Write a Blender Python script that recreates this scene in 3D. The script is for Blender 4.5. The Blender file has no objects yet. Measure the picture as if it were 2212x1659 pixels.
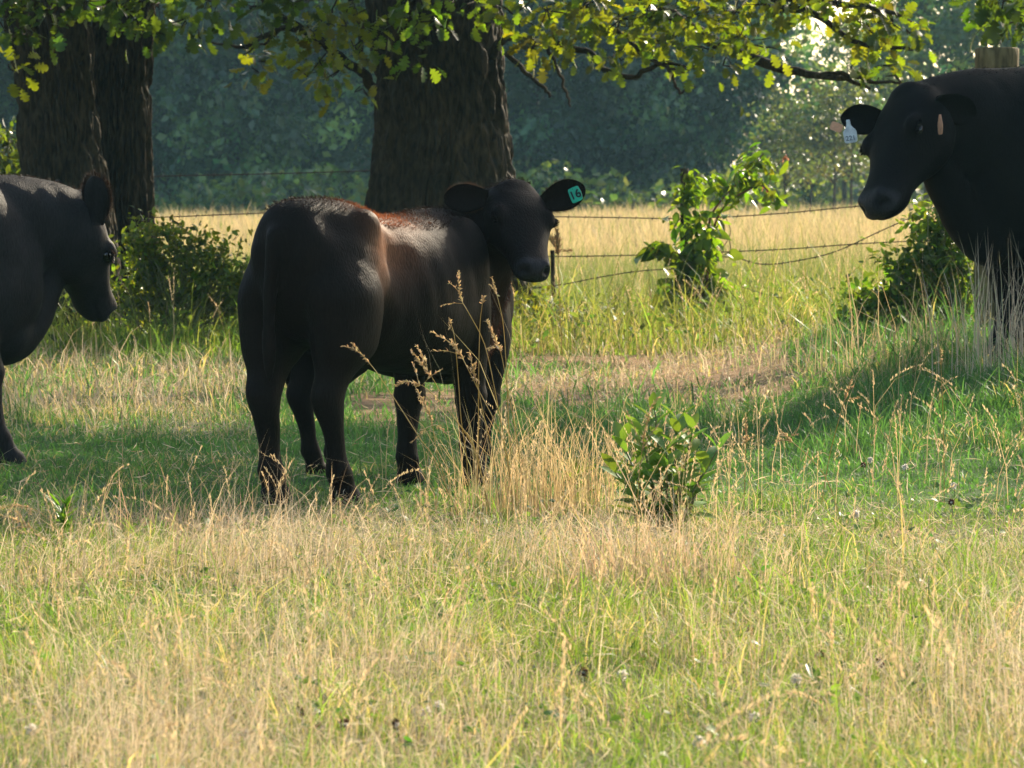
import bpy, math, random
import numpy as np
from mathutils import Vector, Matrix, Quaternion

random.seed(7)
RNG = np.random.default_rng(11)
SC = bpy.context.scene
COL = SC.collection

# ------------------------------------------------------------------ camera, world, sun, exposure
F = 8932.0            # focal length in pixels of a 2212-wide picture
EYE = 1.1
HORIZON = 400.0
PITCH = math.atan((829.5 - HORIZON) / F)
cam_d = bpy.data.cameras.new('camera')
cam = bpy.data.objects.new('camera', cam_d)
COL.objects.link(cam)
cam.location = (0, 0, EYE)
cam.rotation_euler = (math.pi / 2 - PITCH, 0, 0)
cam_d.sensor_width = 36.0
cam_d.lens = 36.0 * F / 2212.0
cam_d.clip_start = 0.1
cam_d.clip_end = 3000
cam_d.dof.use_dof = True
cam_d.dof.focus_distance = 14.6
cam_d.dof.aperture_fstop = 15
SC.camera = cam

SUN_AZ = math.radians(32)      # to the right of the view direction
SUN_EL = math.radians(27)
SUN_DIR = np.array([math.sin(SUN_AZ) * math.cos(SUN_EL), math.cos(SUN_AZ) * math.cos(SUN_EL), math.sin(SUN_EL)])
w = bpy.data.worlds.new('World')
SC.world = w
w.use_nodes = True
nt = w.node_tree
bg = nt.nodes['Background']
sky = nt.nodes.new('ShaderNodeTexSky')
sky.sky_type = 'NISHITA'
sky.sun_disc = False
sky.sun_elevation = SUN_EL
sky.sun_rotation = SUN_AZ
sky.dust_density = 2.0
nt.links.new(sky.outputs[0], bg.inputs[0])
bg.inputs[1].default_value = 0.14
sl = bpy.data.lights.new('sun', 'SUN')
sl.energy = 4.4
sl.angle = math.radians(0.5)
sl.color = (1.0, 0.865, 0.66)
so = bpy.data.objects.new('sun', sl)
COL.objects.link(so)
so.rotation_euler = Vector((-SUN_DIR).tolist()).to_track_quat('-Z', 'Y').to_euler()
so.location = (20, 30, 40)
SC.view_settings.view_transform = 'Standard'
SC.view_settings.look = 'None'
SC.view_settings.exposure = 1.12
SC.view_settings.gamma = 1.0
cy = SC.cycles
cy.max_bounces = 6
cy.diffuse_bounces = 3
cy.glossy_bounces = 2
cy.transmission_bounces = 4
cy.transparent_max_bounces = 6
cy.volume_bounces = 0
cy.sample_clamp_indirect = 4.0
cy.use_denoising = True
cy.caustics_reflective = False
cy.caustics_refractive = False

# ------------------------------------------------------------------ helpers
def P(px, py, D):
    """a point the photograph shows at (px, py), D metres in front of the camera"""
    v = np.array([(px - 1106.0) / F, -(py - 829.5) / F, -1.0])
    c, s = math.cos(math.pi / 2 - PITCH), math.sin(math.pi / 2 - PITCH)
    d = np.array([v[0], c * v[1] - s * v[2], s * v[1] + c * v[2]])
    return np.array([0, 0, EYE]) + d * (D / d[1])

def sstep(a, b, x):
    t = np.clip((x - a) / (b - a), 0, 1)
    return t * t * (3 - 2 * t)

_LAT = np.random.default_rng(5).random((256, 256))
def vnoise(x, y, f=1.0, o=0):
    x = np.asarray(x, float) * f + 37.7 * o + 500
    y = np.asarray(y, float) * f + 91.3 * o + 500
    xi = np.floor(x).astype(int); yi = np.floor(y).astype(int)
    u = x - xi; v = y - yi
    u = u * u * (3 - 2 * u); v = v * v * (3 - 2 * v)
    a = _LAT[xi % 256, yi % 256]; b = _LAT[(xi + 1) % 256, yi % 256]
    c = _LAT[xi % 256, (yi + 1) % 256]; d = _LAT[(xi + 1) % 256, (yi + 1) % 256]
    return (a * (1 - u) + b * u) * (1 - v) + (c * (1 - u) + d * u) * v
def fnoise(x, y, f=1.0, o=0):
    return 0.55 * vnoise(x, y, f, o) + 0.3 * vnoise(x, y, 2.1 * f, o + 3) + 0.15 * vnoise(x, y, 4.3 * f, o + 7)

def gz(x, y):
    x = np.asarray(x, float); y = np.asarray(y, float)
    bank = 0.20 * sstep(0.9, 2.2, x) * sstep(15.5, 19.0, y) * (1 - 0.6 * sstep(24, 30, y))
    bumps = (fnoise(x, y, 0.55, 1) - 0.5) * 0.05 + (fnoise(x, y, 2.2, 2) - 0.5) * 0.025
    return bank + bumps * (1 - sstep(35, 80, y) * 0.7)

def nrm(v):
    v = np.asarray(v, float)
    return v / (np.linalg.norm(v, axis=-1, keepdims=True) + 1e-12)

class MB:
    """collects vertices, faces (triangles and quads) and vertex colours; build() links them as ONE mesh object"""
    def __init__(s): s.v = []; s.f = []; s.c = []; s.n = 0
    def add(s, V, faces, col=(1, 1, 1)):
        V = np.asarray(V, float).reshape(-1, 3)
        c = np.asarray(col, float)
        if c.ndim == 1: c = np.tile(c, (len(V), 1))
        s.v.append(V); s.c.append(c[:, :3])
        for f in (faces if isinstance(faces, (list, tuple)) else [faces]):
            if len(f): s.f.append(np.asarray(f, int) + s.n)
        s.n += len(V)
    def build(s, name, mat, parent=None, smooth=True):
        V = np.concatenate(s.v); C = np.concatenate(s.c)
        loops = np.concatenate([f.ravel() for f in s.f])
        tot = np.concatenate([np.full(len(f), f.shape[1]) for f in s.f])
        start = np.concatenate([[0], np.cumsum(tot)[:-1]])
        me = bpy.data.meshes.new(name)
        me.vertices.add(len(V)); me.vertices.foreach_set('co', V.ravel().astype(np.float32))
        me.loops.add(len(loops)); me.loops.foreach_set('vertex_index', loops.astype(np.int32))
        me.polygons.add(len(tot)); me.polygons.foreach_set('loop_start', start.astype(np.int32))
        me.update(calc_edges=True)
        a = me.color_attributes.new('Col', 'FLOAT_COLOR', 'POINT')
        a.data.foreach_set('color', np.c_[C, np.ones(len(C))].ravel().astype(np.float32))
        me.polygons.foreach_set('use_smooth', np.full(len(tot), smooth))
        me.materials.append(mat)
        o = bpy.data.objects.new(name, me)
        COL.objects.link(o)
        if parent is not None: o.parent = parent
        return o

def tag(o, label=None, cat=None, group=None, kind=None):
    if label: o['label'] = label
    if cat: o['category'] = cat
    if group: o['group'] = group
    if kind: o['kind'] = kind
    return o

def empty(name, loc=(0, 0, 0), rz=0.0):
    o = bpy.data.objects.new(name, None)
    COL.objects.link(o)
    o.location = tuple(float(q) for q in loc); o.rotation_euler = (0, 0, rz)
    o.empty_display_size = 0.2
    return o

def catmull(pts, n):
    p = np.asarray(pts, float)
    if len(p) == 2:
        t = np.linspace(0, 1, n)[:, None]
        return p[0] * (1 - t) + p[1] * t
    q = np.vstack([2 * p[0] - p[1], p, 2 * p[-1] - p[-2]])
    ts = np.linspace(0, len(p) - 1 - 1e-9, n)
    i = ts.astype(int); t = (ts - i)[:, None]
    a, b, c, d = q[i], q[i + 1], q[i + 2], q[i + 3]
    return 0.5 * (2 * b + (c - a) * t + (2 * a - 5 * b + 4 * c - d) * t ** 2 + (3 * b - a - 3 * c + d) * t ** 3)

def ring_faces(m, k, closed=True):
    i = np.arange(m - 1)[:, None] * k
    j = np.arange(k)[None, :]
    j2 = (j + 1) % k
    return np.stack([i + j, i + j2, i + k + j2, i + k + j], -1).reshape(-1, 4)

def tube(mb, pts, radii, n=None, k=6, col=(1, 1, 1), smooth_path=True, cap=True):
    p = np.asarray(pts, float)
    n = n or len(p)
    r = np.asarray(radii, float)
    if r.ndim == 0: r = np.full(len(p), float(r))
    if len(r) != len(p): r = np.interp(np.linspace(0, 1, len(p)), np.linspace(0, 1, len(r)), r)
    q = catmull(p, n) if (smooth_path and n != len(p)) else p
    r = np.interp(np.linspace(0, 1, len(q)), np.linspace(0, 1, len(r)), r)
    t = nrm(np.gradient(q, axis=0))
    ref = np.array([0.13, 0.97, 0.2]) if abs(t[:, 1]).mean() < 0.8 else np.array([1.0, 0.1, 0.1])
    a = nrm(np.cross(t, ref)); b = np.cross(t, a)
    ang = np.linspace(0, 2 * math.pi, k, endpoint=False)
    V = q[:, None] + r[:, None, None] * (np.cos(ang)[None, :, None] * a[:, None] + np.sin(ang)[None, :, None] * b[:, None])
    f = [ring_faces(len(q), k)]
    if cap:
        f.append(np.arange(k)[None, ::-1]); f.append((np.arange(k) + (len(q) - 1) * k)[None, :])
    mb.add(V.reshape(-1, 3), f, col)

# ------------------------------------------------------------------ materials
def mat_new(name):
    m = bpy.data.materials.new(name); m.use_nodes = True
    t = m.node_tree; b = t.nodes['Principled BSDF']
    return m, t, b
def attr(t, name='Col'):
    a = t.nodes.new('ShaderNodeAttribute'); a.attribute_name = name
    return a

def leaf_material(name, trans=0.45, boost=(1.5, 1.45, 0.7), rough=0.42, spec=0.4, noise=0.25, nscale=8.0):
    m, t, b = mat_new(name)
    a = attr(t)
    nz = t.nodes.new('ShaderNodeTexNoise'); nz.inputs['Scale'].default_value = nscale
    tc = t.nodes.new('ShaderNodeTexCoord'); t.links.new(tc.outputs['Object'], nz.inputs['Vector'])
    mr = t.nodes.new('ShaderNodeMapRange'); mr.inputs[1].default_value = 0.3; mr.inputs[2].default_value = 0.7
    mr.inputs[3].default_value = 1 - noise; mr.inputs[4].default_value = 1 + noise
    t.links.new(nz.outputs[0], mr.inputs[0])
    mx = t.nodes.new('ShaderNodeVectorMath'); mx.operation = 'SCALE'
    t.links.new(a.outputs['Color'], mx.inputs[0]); t.links.new(mr.outputs[0], mx.inputs['Scale'])
    t.links.new(mx.outputs[0], b.inputs['Base Color'])
    b.inputs['Roughness'].default_value = rough
    b.inputs['Specular IOR Level'].default_value = spec
    tr = t.nodes.new('ShaderNodeBsdfTranslucent')
    bm = t.nodes.new('ShaderNodeVectorMath'); bm.operation = 'MULTIPLY'; bm.inputs[1].default_value = boost
    t.links.new(mx.outputs[0], bm.inputs[0]); t.links.new(bm.outputs[0], tr.inputs[0])
    ms = t.nodes.new('ShaderNodeMixShader'); ms.inputs[0].default_value = trans
    t.links.new(b.outputs[0], ms.inputs[1]); t.links.new(tr.outputs[0], ms.inputs[2])
    t.links.new(ms.outputs[0], t.nodes['Material Output'].inputs['Surface'])
    return m

M = {}
M['grass'] = leaf_material('grass blades', 0.50, (1.6, 1.5, 0.8), 0.5, 0.3, 0.15, 3.0)
M['dry'] = leaf_material('dry grass', 0.50, (1.15, 1.1, 1.0), 0.55, 0.25, 0.15, 3.0)
M['oakleaf'] = leaf_material('oak leaf', 0.58, (3.2, 2.45, 0.45), 0.34, 0.5, 0.25, 9.0)
M['leaf'] = leaf_material('shrub leaf', 0.55, (2.6, 2.2, 0.5), 0.38, 0.45, 0.2, 9.0)
FL_ = leaf_material('far foliage', 0.45, (2.2, 1.9, 0.6), 0.32, 0.55, 0.3, 1.5)

M['dullleaf'] = leaf_material('milkweed leaf', 0.35, (1.6, 1.5, .5), 0.55, 0.2, 0.15, 9.0)
M['farleaf'] = FL_
_t = FL_.node_tree
_oi = _t.nodes.new('ShaderNodeObjectInfo'); _mr = _t.nodes.new('ShaderNodeMapRange')
_mr.inputs[3].default_value = .65; _mr.inputs[4].default_value = 1.5
_t.links.new(_oi.outputs['Random'], _mr.inputs[0])
_at = [n for n in _t.nodes if n.type == 'ATTRIBUTE'][0]; _sc = [n for n in _t.nodes if n.type == 'VECT_MATH' and n.operation == 'SCALE'][0]
_s2 = _t.nodes.new('ShaderNodeVectorMath'); _s2.operation = 'SCALE'
_t.links.new(_at.outputs['Color'], _s2.inputs[0]); _t.links.new(_mr.outputs[0], _s2.inputs['Scale']); _t.links.new(_s2.outputs[0], _sc.inputs[0])

def bark_material(name, c1, c2, scale=9.0, bump=0.6):
    m, t, b = mat_new(name)
    tc = t.nodes.new('ShaderNodeTexCoord')
    mp = t.nodes.new('ShaderNodeMapping'); mp.inputs['Scale'].default_value = (1, 1, 0.28)
    t.links.new(tc.outputs['Object'], mp.inputs[0])
    n1 = t.nodes.new('ShaderNodeTexNoise'); n1.inputs['Scale'].default_value = scale * 4; n1.inputs['Detail'].default_value = 8
    n1.inputs['Distortion'].default_value = 0.4
    t.links.new(mp.outputs[0], n1.inputs['Vector'])
    n2 = t.nodes.new('ShaderNodeTexNoise'); n2.inputs['Scale'].default_value = 2.3; n2.inputs['Detail'].default_value = 5
    t.links.new(tc.outputs['Object'], n2.inputs['Vector'])
    cr = t.nodes.new('ShaderNodeValToRGB')
    cr.color_ramp.elements[0].position = 0.32; cr.color_ramp.elements[0].color = (*c1, 1)
    cr.color_ramp.elements[1].position = 0.7; cr.color_ramp.elements[1].color = (*c2, 1)
    t.links.new(n1.outputs[0], cr.inputs[0])
    mx = t.nodes.new('ShaderNodeMix'); mx.data_type = 'RGBA'; mx.blend_type = 'MULTIPLY'; mx.inputs[0].default_value = 0.8
    t.links.new(cr.outputs[0], mx.inputs[6])
    g = t.nodes.new('ShaderNodeValToRGB'); g.color_ramp.elements[0].position = 0.35; g.color_ramp.elements[1].position = 0.65
    g.color_ramp.elements[0].color = (0.36, 0.38, 0.26, 1); g.color_ramp.elements[1].color = (1, 1, 1, 1)
    t.links.new(n2.outputs[0], g.inputs[0]); t.links.new(g.outputs[0], mx.inputs[7])
    t.links.new(mx.outputs[2], b.inputs['Base Color'])
    b.inputs['Roughness'].default_value = 0.9; b.inputs['Specular IOR Level'].default_value = 0.2
    bp = t.nodes.new('ShaderNodeBump'); bp.inputs['Strength'].default_value = bump; bp.inputs['Distance'].default_value = 0.02
    t.links.new(n1.outputs[0], bp.inputs['Height']); t.links.new(bp.outputs[0], b.inputs['Normal'])
    return m
M['bark'] = bark_material('oak bark', (0.016, 0.012, 0.008), (0.085, 0.062, 0.034))
M['farbark'] = bark_material('far bark', (0.04, 0.03, 0.02), (0.12, 0.09, 0.06), 4)
M['post'] = bark_material('weathered post', (0.10, 0.075, 0.035), (0.30, 0.23, 0.11), 7)

def coat_material(name, rough=0.55, spec=0.06, sheen=0.0, nscale=(110, 110, 24)):
    m, t, b = mat_new(name)
    a = attr(t); ns = attr(t, 'nose')
    tc = t.nodes.new('ShaderNodeTexCoord')
    mp = t.nodes.new('ShaderNodeMapping'); mp.inputs['Scale'].default_value = nscale
    t.links.new(tc.outputs['Object'], mp.inputs[0])
    n1 = t.nodes.new('ShaderNodeTexNoise'); n1.inputs['Scale'].default_value = 1.6; n1.inputs['Detail'].default_value = 6
    t.links.new(mp.outputs[0], n1.inputs['Vector'])
    mr = t.nodes.new('ShaderNodeMapRange'); mr.inputs[1].default_value = 0.3; mr.inputs[2].default_value = 0.7
    mr.inputs[3].default_value = 0.45; mr.inputs[4].default_value = 1.6
    n3 = t.nodes.new('ShaderNodeTexNoise'); n3.inputs['Scale'].default_value = 7; n3.inputs['Detail'].default_value = 5; n3.inputs['Distortion'].default_value = .6
    t.links.new(tc.outputs['Object'], n3.inputs['Vector'])
    ad = t.nodes.new('ShaderNodeMath'); ad.operation = 'MULTIPLY_ADD'; ad.inputs[1].default_value = .55
    mm = t.nodes.new('ShaderNodeMath'); mm.operation = 'MULTIPLY'; mm.inputs[1].default_value = .45
    t.links.new(n3.outputs[0], mm.inputs[0]); t.links.new(n1.outputs[0], ad.inputs[0]); t.links.new(mm.outputs[0], ad.inputs[2])
    t.links.new(ad.outputs[0], mr.inputs[0])
    mx = t.nodes.new('ShaderNodeVectorMath'); mx.operation = 'SCALE'
    t.links.new(a.outputs['Color'], mx.inputs[0]); t.links.new(mr.outputs[0], mx.inputs['Scale'])
    t.links.new(mx.outputs[0], b.inputs['Base Color'])
    rr = t.nodes.new('ShaderNodeMapRange'); rr.inputs[3].default_value = rough; rr.inputs[4].default_value = 0.3
    t.links.new(ns.outputs['Fac'], rr.inputs[0]); t.links.new(rr.outputs[0], b.inputs['Roughness'])
    b.inputs['Specular IOR Level'].default_value = spec
    b.inputs['Specular Tint'].default_value = (1, .84, .68, 1)
    b.inputs['Sheen Weight'].default_value = sheen
    b.inputs['Sheen Roughness'].default_value = 0.4
    b.inputs['Sheen Tint'].default_value = (0.8, 0.62, 0.5, 1)
    bp = t.nodes.new('ShaderNodeBump'); bp.inputs['Strength'].default_value = 0.6; bp.inputs['Distance'].default_value = 0.006
    t.links.new(n1.outputs[0], bp.inputs['Height']); t.links.new(bp.outputs[0], b.inputs['Normal'])
    return m
M['coat'] = coat_material('black coat')
M['fur'] = leaf_material('fur strands', 0.25, (3.2, 2.2, 1.5), 0.6, 0.1, 0.1, 20)

def plain(name, col, rough=0.5, spec=0.4, bump=0.0, bscale=60, metal=0.0, var=0.15):
    m, t, b = mat_new(name)
    tc = t.nodes.new('ShaderNodeTexCoord')
    n1 = t.nodes.new('ShaderNodeTexNoise'); n1.inputs['Scale'].default_value = bscale; n1.inputs['Detail'].default_value = 4
    t.links.new(tc.outputs['Object'], n1.inputs['Vector'])
    cr = t.nodes.new('ShaderNodeValToRGB')
    cr.color_ramp.elements[0].position = 0.3; cr.color_ramp.elements[1].position = 0.7
    cr.color_ramp.elements[0].color = (*[c * (1 - var) for c in col], 1)
    cr.color_ramp.elements[1].color = (*[min(1, c * (1 + var)) for c in col], 1)
    t.links.new(n1.outputs[0], cr.inputs[0]); t.links.new(cr.outputs[0], b.inputs['Base Color'])
    b.inputs['Roughness'].default_value = rough; b.inputs['Specular IOR Level'].default_value = spec
    b.inputs['Metallic'].default_value = metal
    if bump:
        bp = t.nodes.new('ShaderNodeBump'); bp.inputs['Strength'].default_value = bump; bp.inputs['Distance'].default_value = 0.01
        t.links.new(n1.outputs[0], bp.inputs['Height']); t.links.new(bp.outputs[0], b.inputs['Normal'])
    return m
M['eye'] = plain('wet dark eye', (0.008, 0.006, 0.005), 0.08, 0.6)
M['teal'] = plain('teal plastic', (0.01, 0.36, 0.22), 0.5, 0.3, bscale=45, var=0.3)
M['whiteplastic'] = plain('white plastic', (0.56, 0.59, 0.58), 0.5, 0.3, bscale=40, var=.22)
M['orangeplastic'] = plain('faded orange plastic', (0.62, 0.30, 0.16), 0.45, 0.4)
M['ink'] = plain('black ink', (0.01, 0.015, 0.02), 0.6, 0.2)
M['greyink'] = plain('faded pencil ink', (0.12, 0.15, 0.17), 0.6, 0.2)
M['wire'] = plain('rusty wire', (0.07, 0.045, 0.03), 0.6, 0.4, metal=0.3)
M['stem'] = plain('plant stem', (0.12, 0.13, 0.04), 0.5, 0.3)
M['redstem'] = plain('reddish stem', (0.17, 0.045, 0.03), 0.45, 0.4)
M['deadhead'] = plain('dead flower head', (0.06, 0.03, 0.02), 0.9, 0.1)
M['clover'] = plain('white clover', (0.72, 0.66, 0.62), 0.7, 0.2)

def ground_material():
    m, t, b = mat_new('pasture soil and thatch')
    a = attr(t)
    tc = t.nodes.new('ShaderNodeTexCoord')
    n1 = t.nodes.new('ShaderNodeTexNoise'); n1.inputs['Scale'].default_value = 9; n1.inputs['Detail'].default_value = 9
    n1.inputs['Roughness'].default_value = 0.7
    t.links.new(tc.outputs['Object'], n1.inputs['Vector'])
    mr = t.nodes.new('ShaderNodeMapRange'); mr.inputs[1].default_value = 0.3; mr.inputs[2].default_value = 0.7
    mr.inputs[3].default_value = 0.5; mr.inputs[4].default_value = 1.5
    t.links.new(n1.outputs[0], mr.inputs[0])
    mx = t.nodes.new('ShaderNodeVectorMath'); mx.operation = 'SCALE'
    t.links.new(a.outputs['Color'], mx.inputs[0]); t.links.new(mr.outputs[0], mx.inputs['Scale'])
    t.links.new(mx.outputs[0], b.inputs['Base Color'])
    b.inputs['Roughness'].default_value = 0.95; b.inputs['Specular IOR Level'].default_value = 0.1
    bp = t.nodes.new('ShaderNodeBump'); bp.inputs['Strength'].default_value = 0.8; bp.inputs['Distance'].default_value = 0.03
    t.links.new(n1.outputs[0], bp.inputs['Height']); t.links.new(bp.outputs[0], b.inputs['Normal'])
    return m
M['ground'] = ground_material()

# ------------------------------------------------------------------ ground
def px_of(x, y):               # picture column of a ground point
    return 1106 + np.asarray(x) / np.asarray(y) * F
def bare(x, y):
    """how bare (trodden soil) the pasture is, 0..1"""
    p = px_of(x, np.maximum(y, 1))
    a = sstep(1040, 1150, p) * (1 - sstep(1650, 1800, p)) * sstep(20.0, 21.2, y) * (1 - sstep(25.5, 27.5, y)) * 1.3
    b = sstep(700, 800, p) * (1 - sstep(1080, 1150, p)) * sstep(18.3, 19.2, y) * (1 - sstep(21.5, 23, y)) * 0.9
    c = (1 - sstep(480, 620, p)) * sstep(19, 20.5, y) * (1 - sstep(23.5, 25.5, y)) * 0.45
    return np.clip(np.maximum(np.maximum(a, b), c) * (0.1 + 1.5 * fnoise(x, y, 1.5, 9)), 0, 1)

def axis_vals(lo, hi, fine_lo, fine_hi, step, grow=1.25):
    v = list(np.arange(fine_lo, fine_hi + 1e-6, step))
    s = step; q = fine_hi
    while q < hi: s *= grow; q += s; v.append(min(q, hi))
    s = step; q = fine_lo
    while q > lo: s *= grow; q -= s; v.insert(0, max(q, lo))
    return np.array(v)
gx = axis_vals(-500, 500, -7, 7, 0.12)
gy = axis_vals(-60, 900, 5, 36, 0.14)
GX, GY = np.meshgrid(gx, gy)
Z = gz(GX, GY)
bb = bare(GX, GY)[..., None]
nz_ = fnoise(GX, GY, 1.2, 4)[..., None]
soil = np.array([0.30, 0.18, 0.088]); thatch = np.array([0.17, 0.14, 0.06]); turf = np.array([0.06, 0.085, 0.025])
field_c = np.array([0.30, 0.24, 0.11])
gc = turf * (1 - nz_) + thatch * nz_
lawn = (sstep(13.2, 14.4, GY) * (1 - sstep(18.0, 20.5, GY)))[..., None] * .85
gc = gc * (1 - lawn) + np.array([.06, .125, .03]) * lawn
gc = gc * (1 - bb) + soil * bb
fld = sstep(33, 36, GY)[..., None]
gc = gc * (1 - fld) + field_c * fld
mb = MB()
mb.add(np.stack([GX, GY, Z], -1).reshape(-1, 3), [ring_faces_ for ring_faces_ in [
    (lambda m, k: (np.stack([(np.arange(m - 1)[:, None] * k + np.arange(k - 1)[None]),
                             (np.arange(m - 1)[:, None] * k + np.arange(k - 1)[None] + 1),
                             (np.arange(m - 1)[:, None] * k + np.arange(k - 1)[None] + k + 1),
                             (np.arange(m - 1)[:, None] * k + np.arange(k - 1)[None] + k)], -1).reshape(-1, 4)))(len(gy), len(gx))]],
       gc.reshape(-1, 3))
tag(mb.build('ground', M['ground']), kind='structure')

# ------------------------------------------------------------------ leaves
def leaf_template(outline, fold=0.18, droop=0.12):
    """outline: (x along, half width); returns vertices and quads of a folded, drooping leaf of length 1"""
    o = np.array(outline, float); n = len(o)
    mid = np.c_[o[:, 0], np.zeros(n), -droop * o[:, 0] ** 2]
    L = np.c_[o[:, 0], o[:, 1], -droop * o[:, 0] ** 2 + fold * o[:, 1]]
    R = L * [1, -1, 1]
    V = np.vstack([mid, L, R])
    i = np.arange(n - 1)
    f = np.vstack([np.c_[i, i + 1, n + i + 1, n + i], np.c_[i + 1, i, 2 * n + i, 2 * n + i + 1]])
    return V, f
T_OAK = leaf_template([(0, .012), (.1, .02), (.2, .17), (.28, .20), (.33, .09), (.42, .30), (.5, .33), (.55, .13), (.66, .36), (.74, .33), (.77, .18), (.88, .24), (.96, .16), (1, .02)], .22, .2)
T_SIMPLE = leaf_template([(0, .02), (.35, .24), (.7, .2), (1, .01)], .25, .15)
T_LONG = leaf_template([(0, .02), (.15, .11), (.4, .2), (.7, .18), (.9, .09), (1, .01)], .3, .25)
T_HEART = leaf_template([(0, .05), (-.06, .2), (.1, .38), (.35, .4), (.65, .26), (.9, .09), (1, .01)], .2, .25)
T_SPIKE = leaf_template([(0, .03), (.4, .15), (.75, .11), (1, .02)], .3, .1)
T_FAR = leaf_template([(0, .05), (.4, .36), (1, .03)], .3, .2)

def leaves(mb, pts, dirs, size, col, tmpl, up=None, roll=0.9, rng=RNG):
    pts = np.asarray(pts, float); n = len(pts)
    if n == 0: return
    x = nrm(dirs)
    if up is None: up = np.array([0, 0, 1.0])
    u = np.broadcast_to(up, (n, 3)) + rng.normal(0, roll, (n, 3))
    y = nrm(np.cross(u, x)); z = np.cross(x, y)
    s = np.broadcast_to(np.asarray(size, float), (n,))[:, None, None]
    T, f = tmpl
    V = pts[:, None] + s * (T[None, :, 0:1] * x[:, None] + T[None, :, 1:2] * y[:, None] + T[None, :, 2:3] * z[:, None])
    k = len(T)
    FF = (f[None] + (np.arange(n) * k)[:, None, None]).reshape(-1, f.shape[1])
    c = np.broadcast_to(np.asarray(col, float), (n, 3))
    mb.add(V.reshape(-1, 3), [FF], np.repeat(c, k, 0))

def vary(base, n, amt=0.25, rng=RNG, hue=0.15):
    b = np.broadcast_to(np.asarray(base, float), (n, 3))
    return np.clip(b * (1 + rng.normal(0, amt, (n, 1))).clip(0.4, 2) * (1 + rng.normal(0, hue, (n, 3)) * [1, .5, .6]), 0.004, 0.9)

# ------------------------------------------------------------------ grass
def blades(mb, xy, h, wd, lean, az, col, tipcol=None, z0=None, rng=RNG, curve=1.0):
    """curved grass blades as tapering ribbons"""
    n = len(xy)
    if n == 0: return
    h = np.broadcast_to(h, (n,)); wd = np.broadcast_to(wd, (n,)); lean = np.broadcast_to(lean, (n,))
    z = gz(xy[:, 0], xy[:, 1]) - 0.01 if z0 is None else z0
    d = np.c_[np.cos(az), np.sin(az), np.zeros(n)]
    fa = rng.uniform(0, 2 * math.pi, n)
    side = np.c_[np.cos(fa), np.sin(fa), np.zeros(n)]
    base = np.c_[xy, z]
    ts = np.array([0, .4, .75, 1.0]); wf = np.array([1, .85, .55, 0])
    V = np.empty((n, 7, 3))
    for i, (t, q) in enumerate(zip(ts, wf)):
        b = np.minimum(lean * t ** 1.7 * curve, 1.45)
        c = base + d * (h * np.sin(b) * t)[:, None] + np.array([0, 0, 1.0]) * (h * np.cos(b * 0.9) * t)[:, None]
        if i < 3:
            V[:, 2 * i] = c - side * (wd * q / 2)[:, None]; V[:, 2 * i + 1] = c + side * (wd * q / 2)[:, None]
        else: V[:, 6] = c
    o = (np.arange(n) * 7)[:, None]
    q1 = o + [0, 1, 3, 2]; q2 = o + [2, 3, 5, 4]; t3 = o + [4, 5, 6]
    C = np.repeat(np.asarray(col)[:, None], 7, 1).copy()
    if tipcol is not None:
        m = np.array([0, 0, .3, .3, .7, .7, 1.0])[None, :, None]
        C = C * (1 - m) + np.asarray(tipcol)[:, None] * m
    mb.add(V.reshape(-1, 3), [np.vstack([q1, q2]), t3], C.reshape(-1, 3))

def scatter(d0, d1, dens, margin=1.3, rng=RNG):
    """random ground points over what the camera sees between d0 and d1 metres, with a margin at the sides"""
    n_try = 0
    area = 0.2477 * margin * (d1 ** 2 - d0 ** 2) / 2 + 2.6 * (d1 - d0)
    n = int(area * dens)
    u = rng.random(n)
    y = np.sqrt(d0 ** 2 + u * (d1 ** 2 - d0 ** 2))
    x = rng.uniform(-1, 1, n) * (0.1238 * y * margin + 1.3)
    return np.c_[x, y]

GREEN = np.array([.115, .225, .03]); SHADE_GREEN = np.array([.08, .19, .05]); YELG = np.array([.19, .27, .045])
TAN = np.array([.49, .375, .205]); PINK = np.array([.51, .37, .25]); PALE = np.array([.62, .53, .38]); BROWN = np.array([.30, .17, .07])

def mixc(a, b, t):
    t = np.asarray(t)[:, None]
    return a * (1 - t) + b * t

def dryness(x, y):
    n = fnoise(x, y, 1.3, 21) * 0.65 + fnoise(x, y, 3.6, 22) * 0.35
    base = 0.53 * (1 - sstep(12.6, 14.6, y - 0.25 * np.sin(x * 1.7)))
    p = px_of(x, y)
    base = np.maximum(base, 0.62 * sstep(17.2, 19.5, y) * (1 - sstep(24.5, 26.5, y)) * (1 - sstep(520, 700, p)))
    base = np.maximum(base, 0.5 * sstep(1060, 1160, p) * sstep(20, 22, y) * (1 - sstep(1650, 1800, p)))
    return np.clip(base + (n - 0.5) * 2.4, 0.03, 0.97)

def lush_(x, y):
    return sstep(1650, 1850, px_of(x, y)) * sstep(15.5, 17.5, y) * (1 - sstep(24, 27, y))

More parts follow.
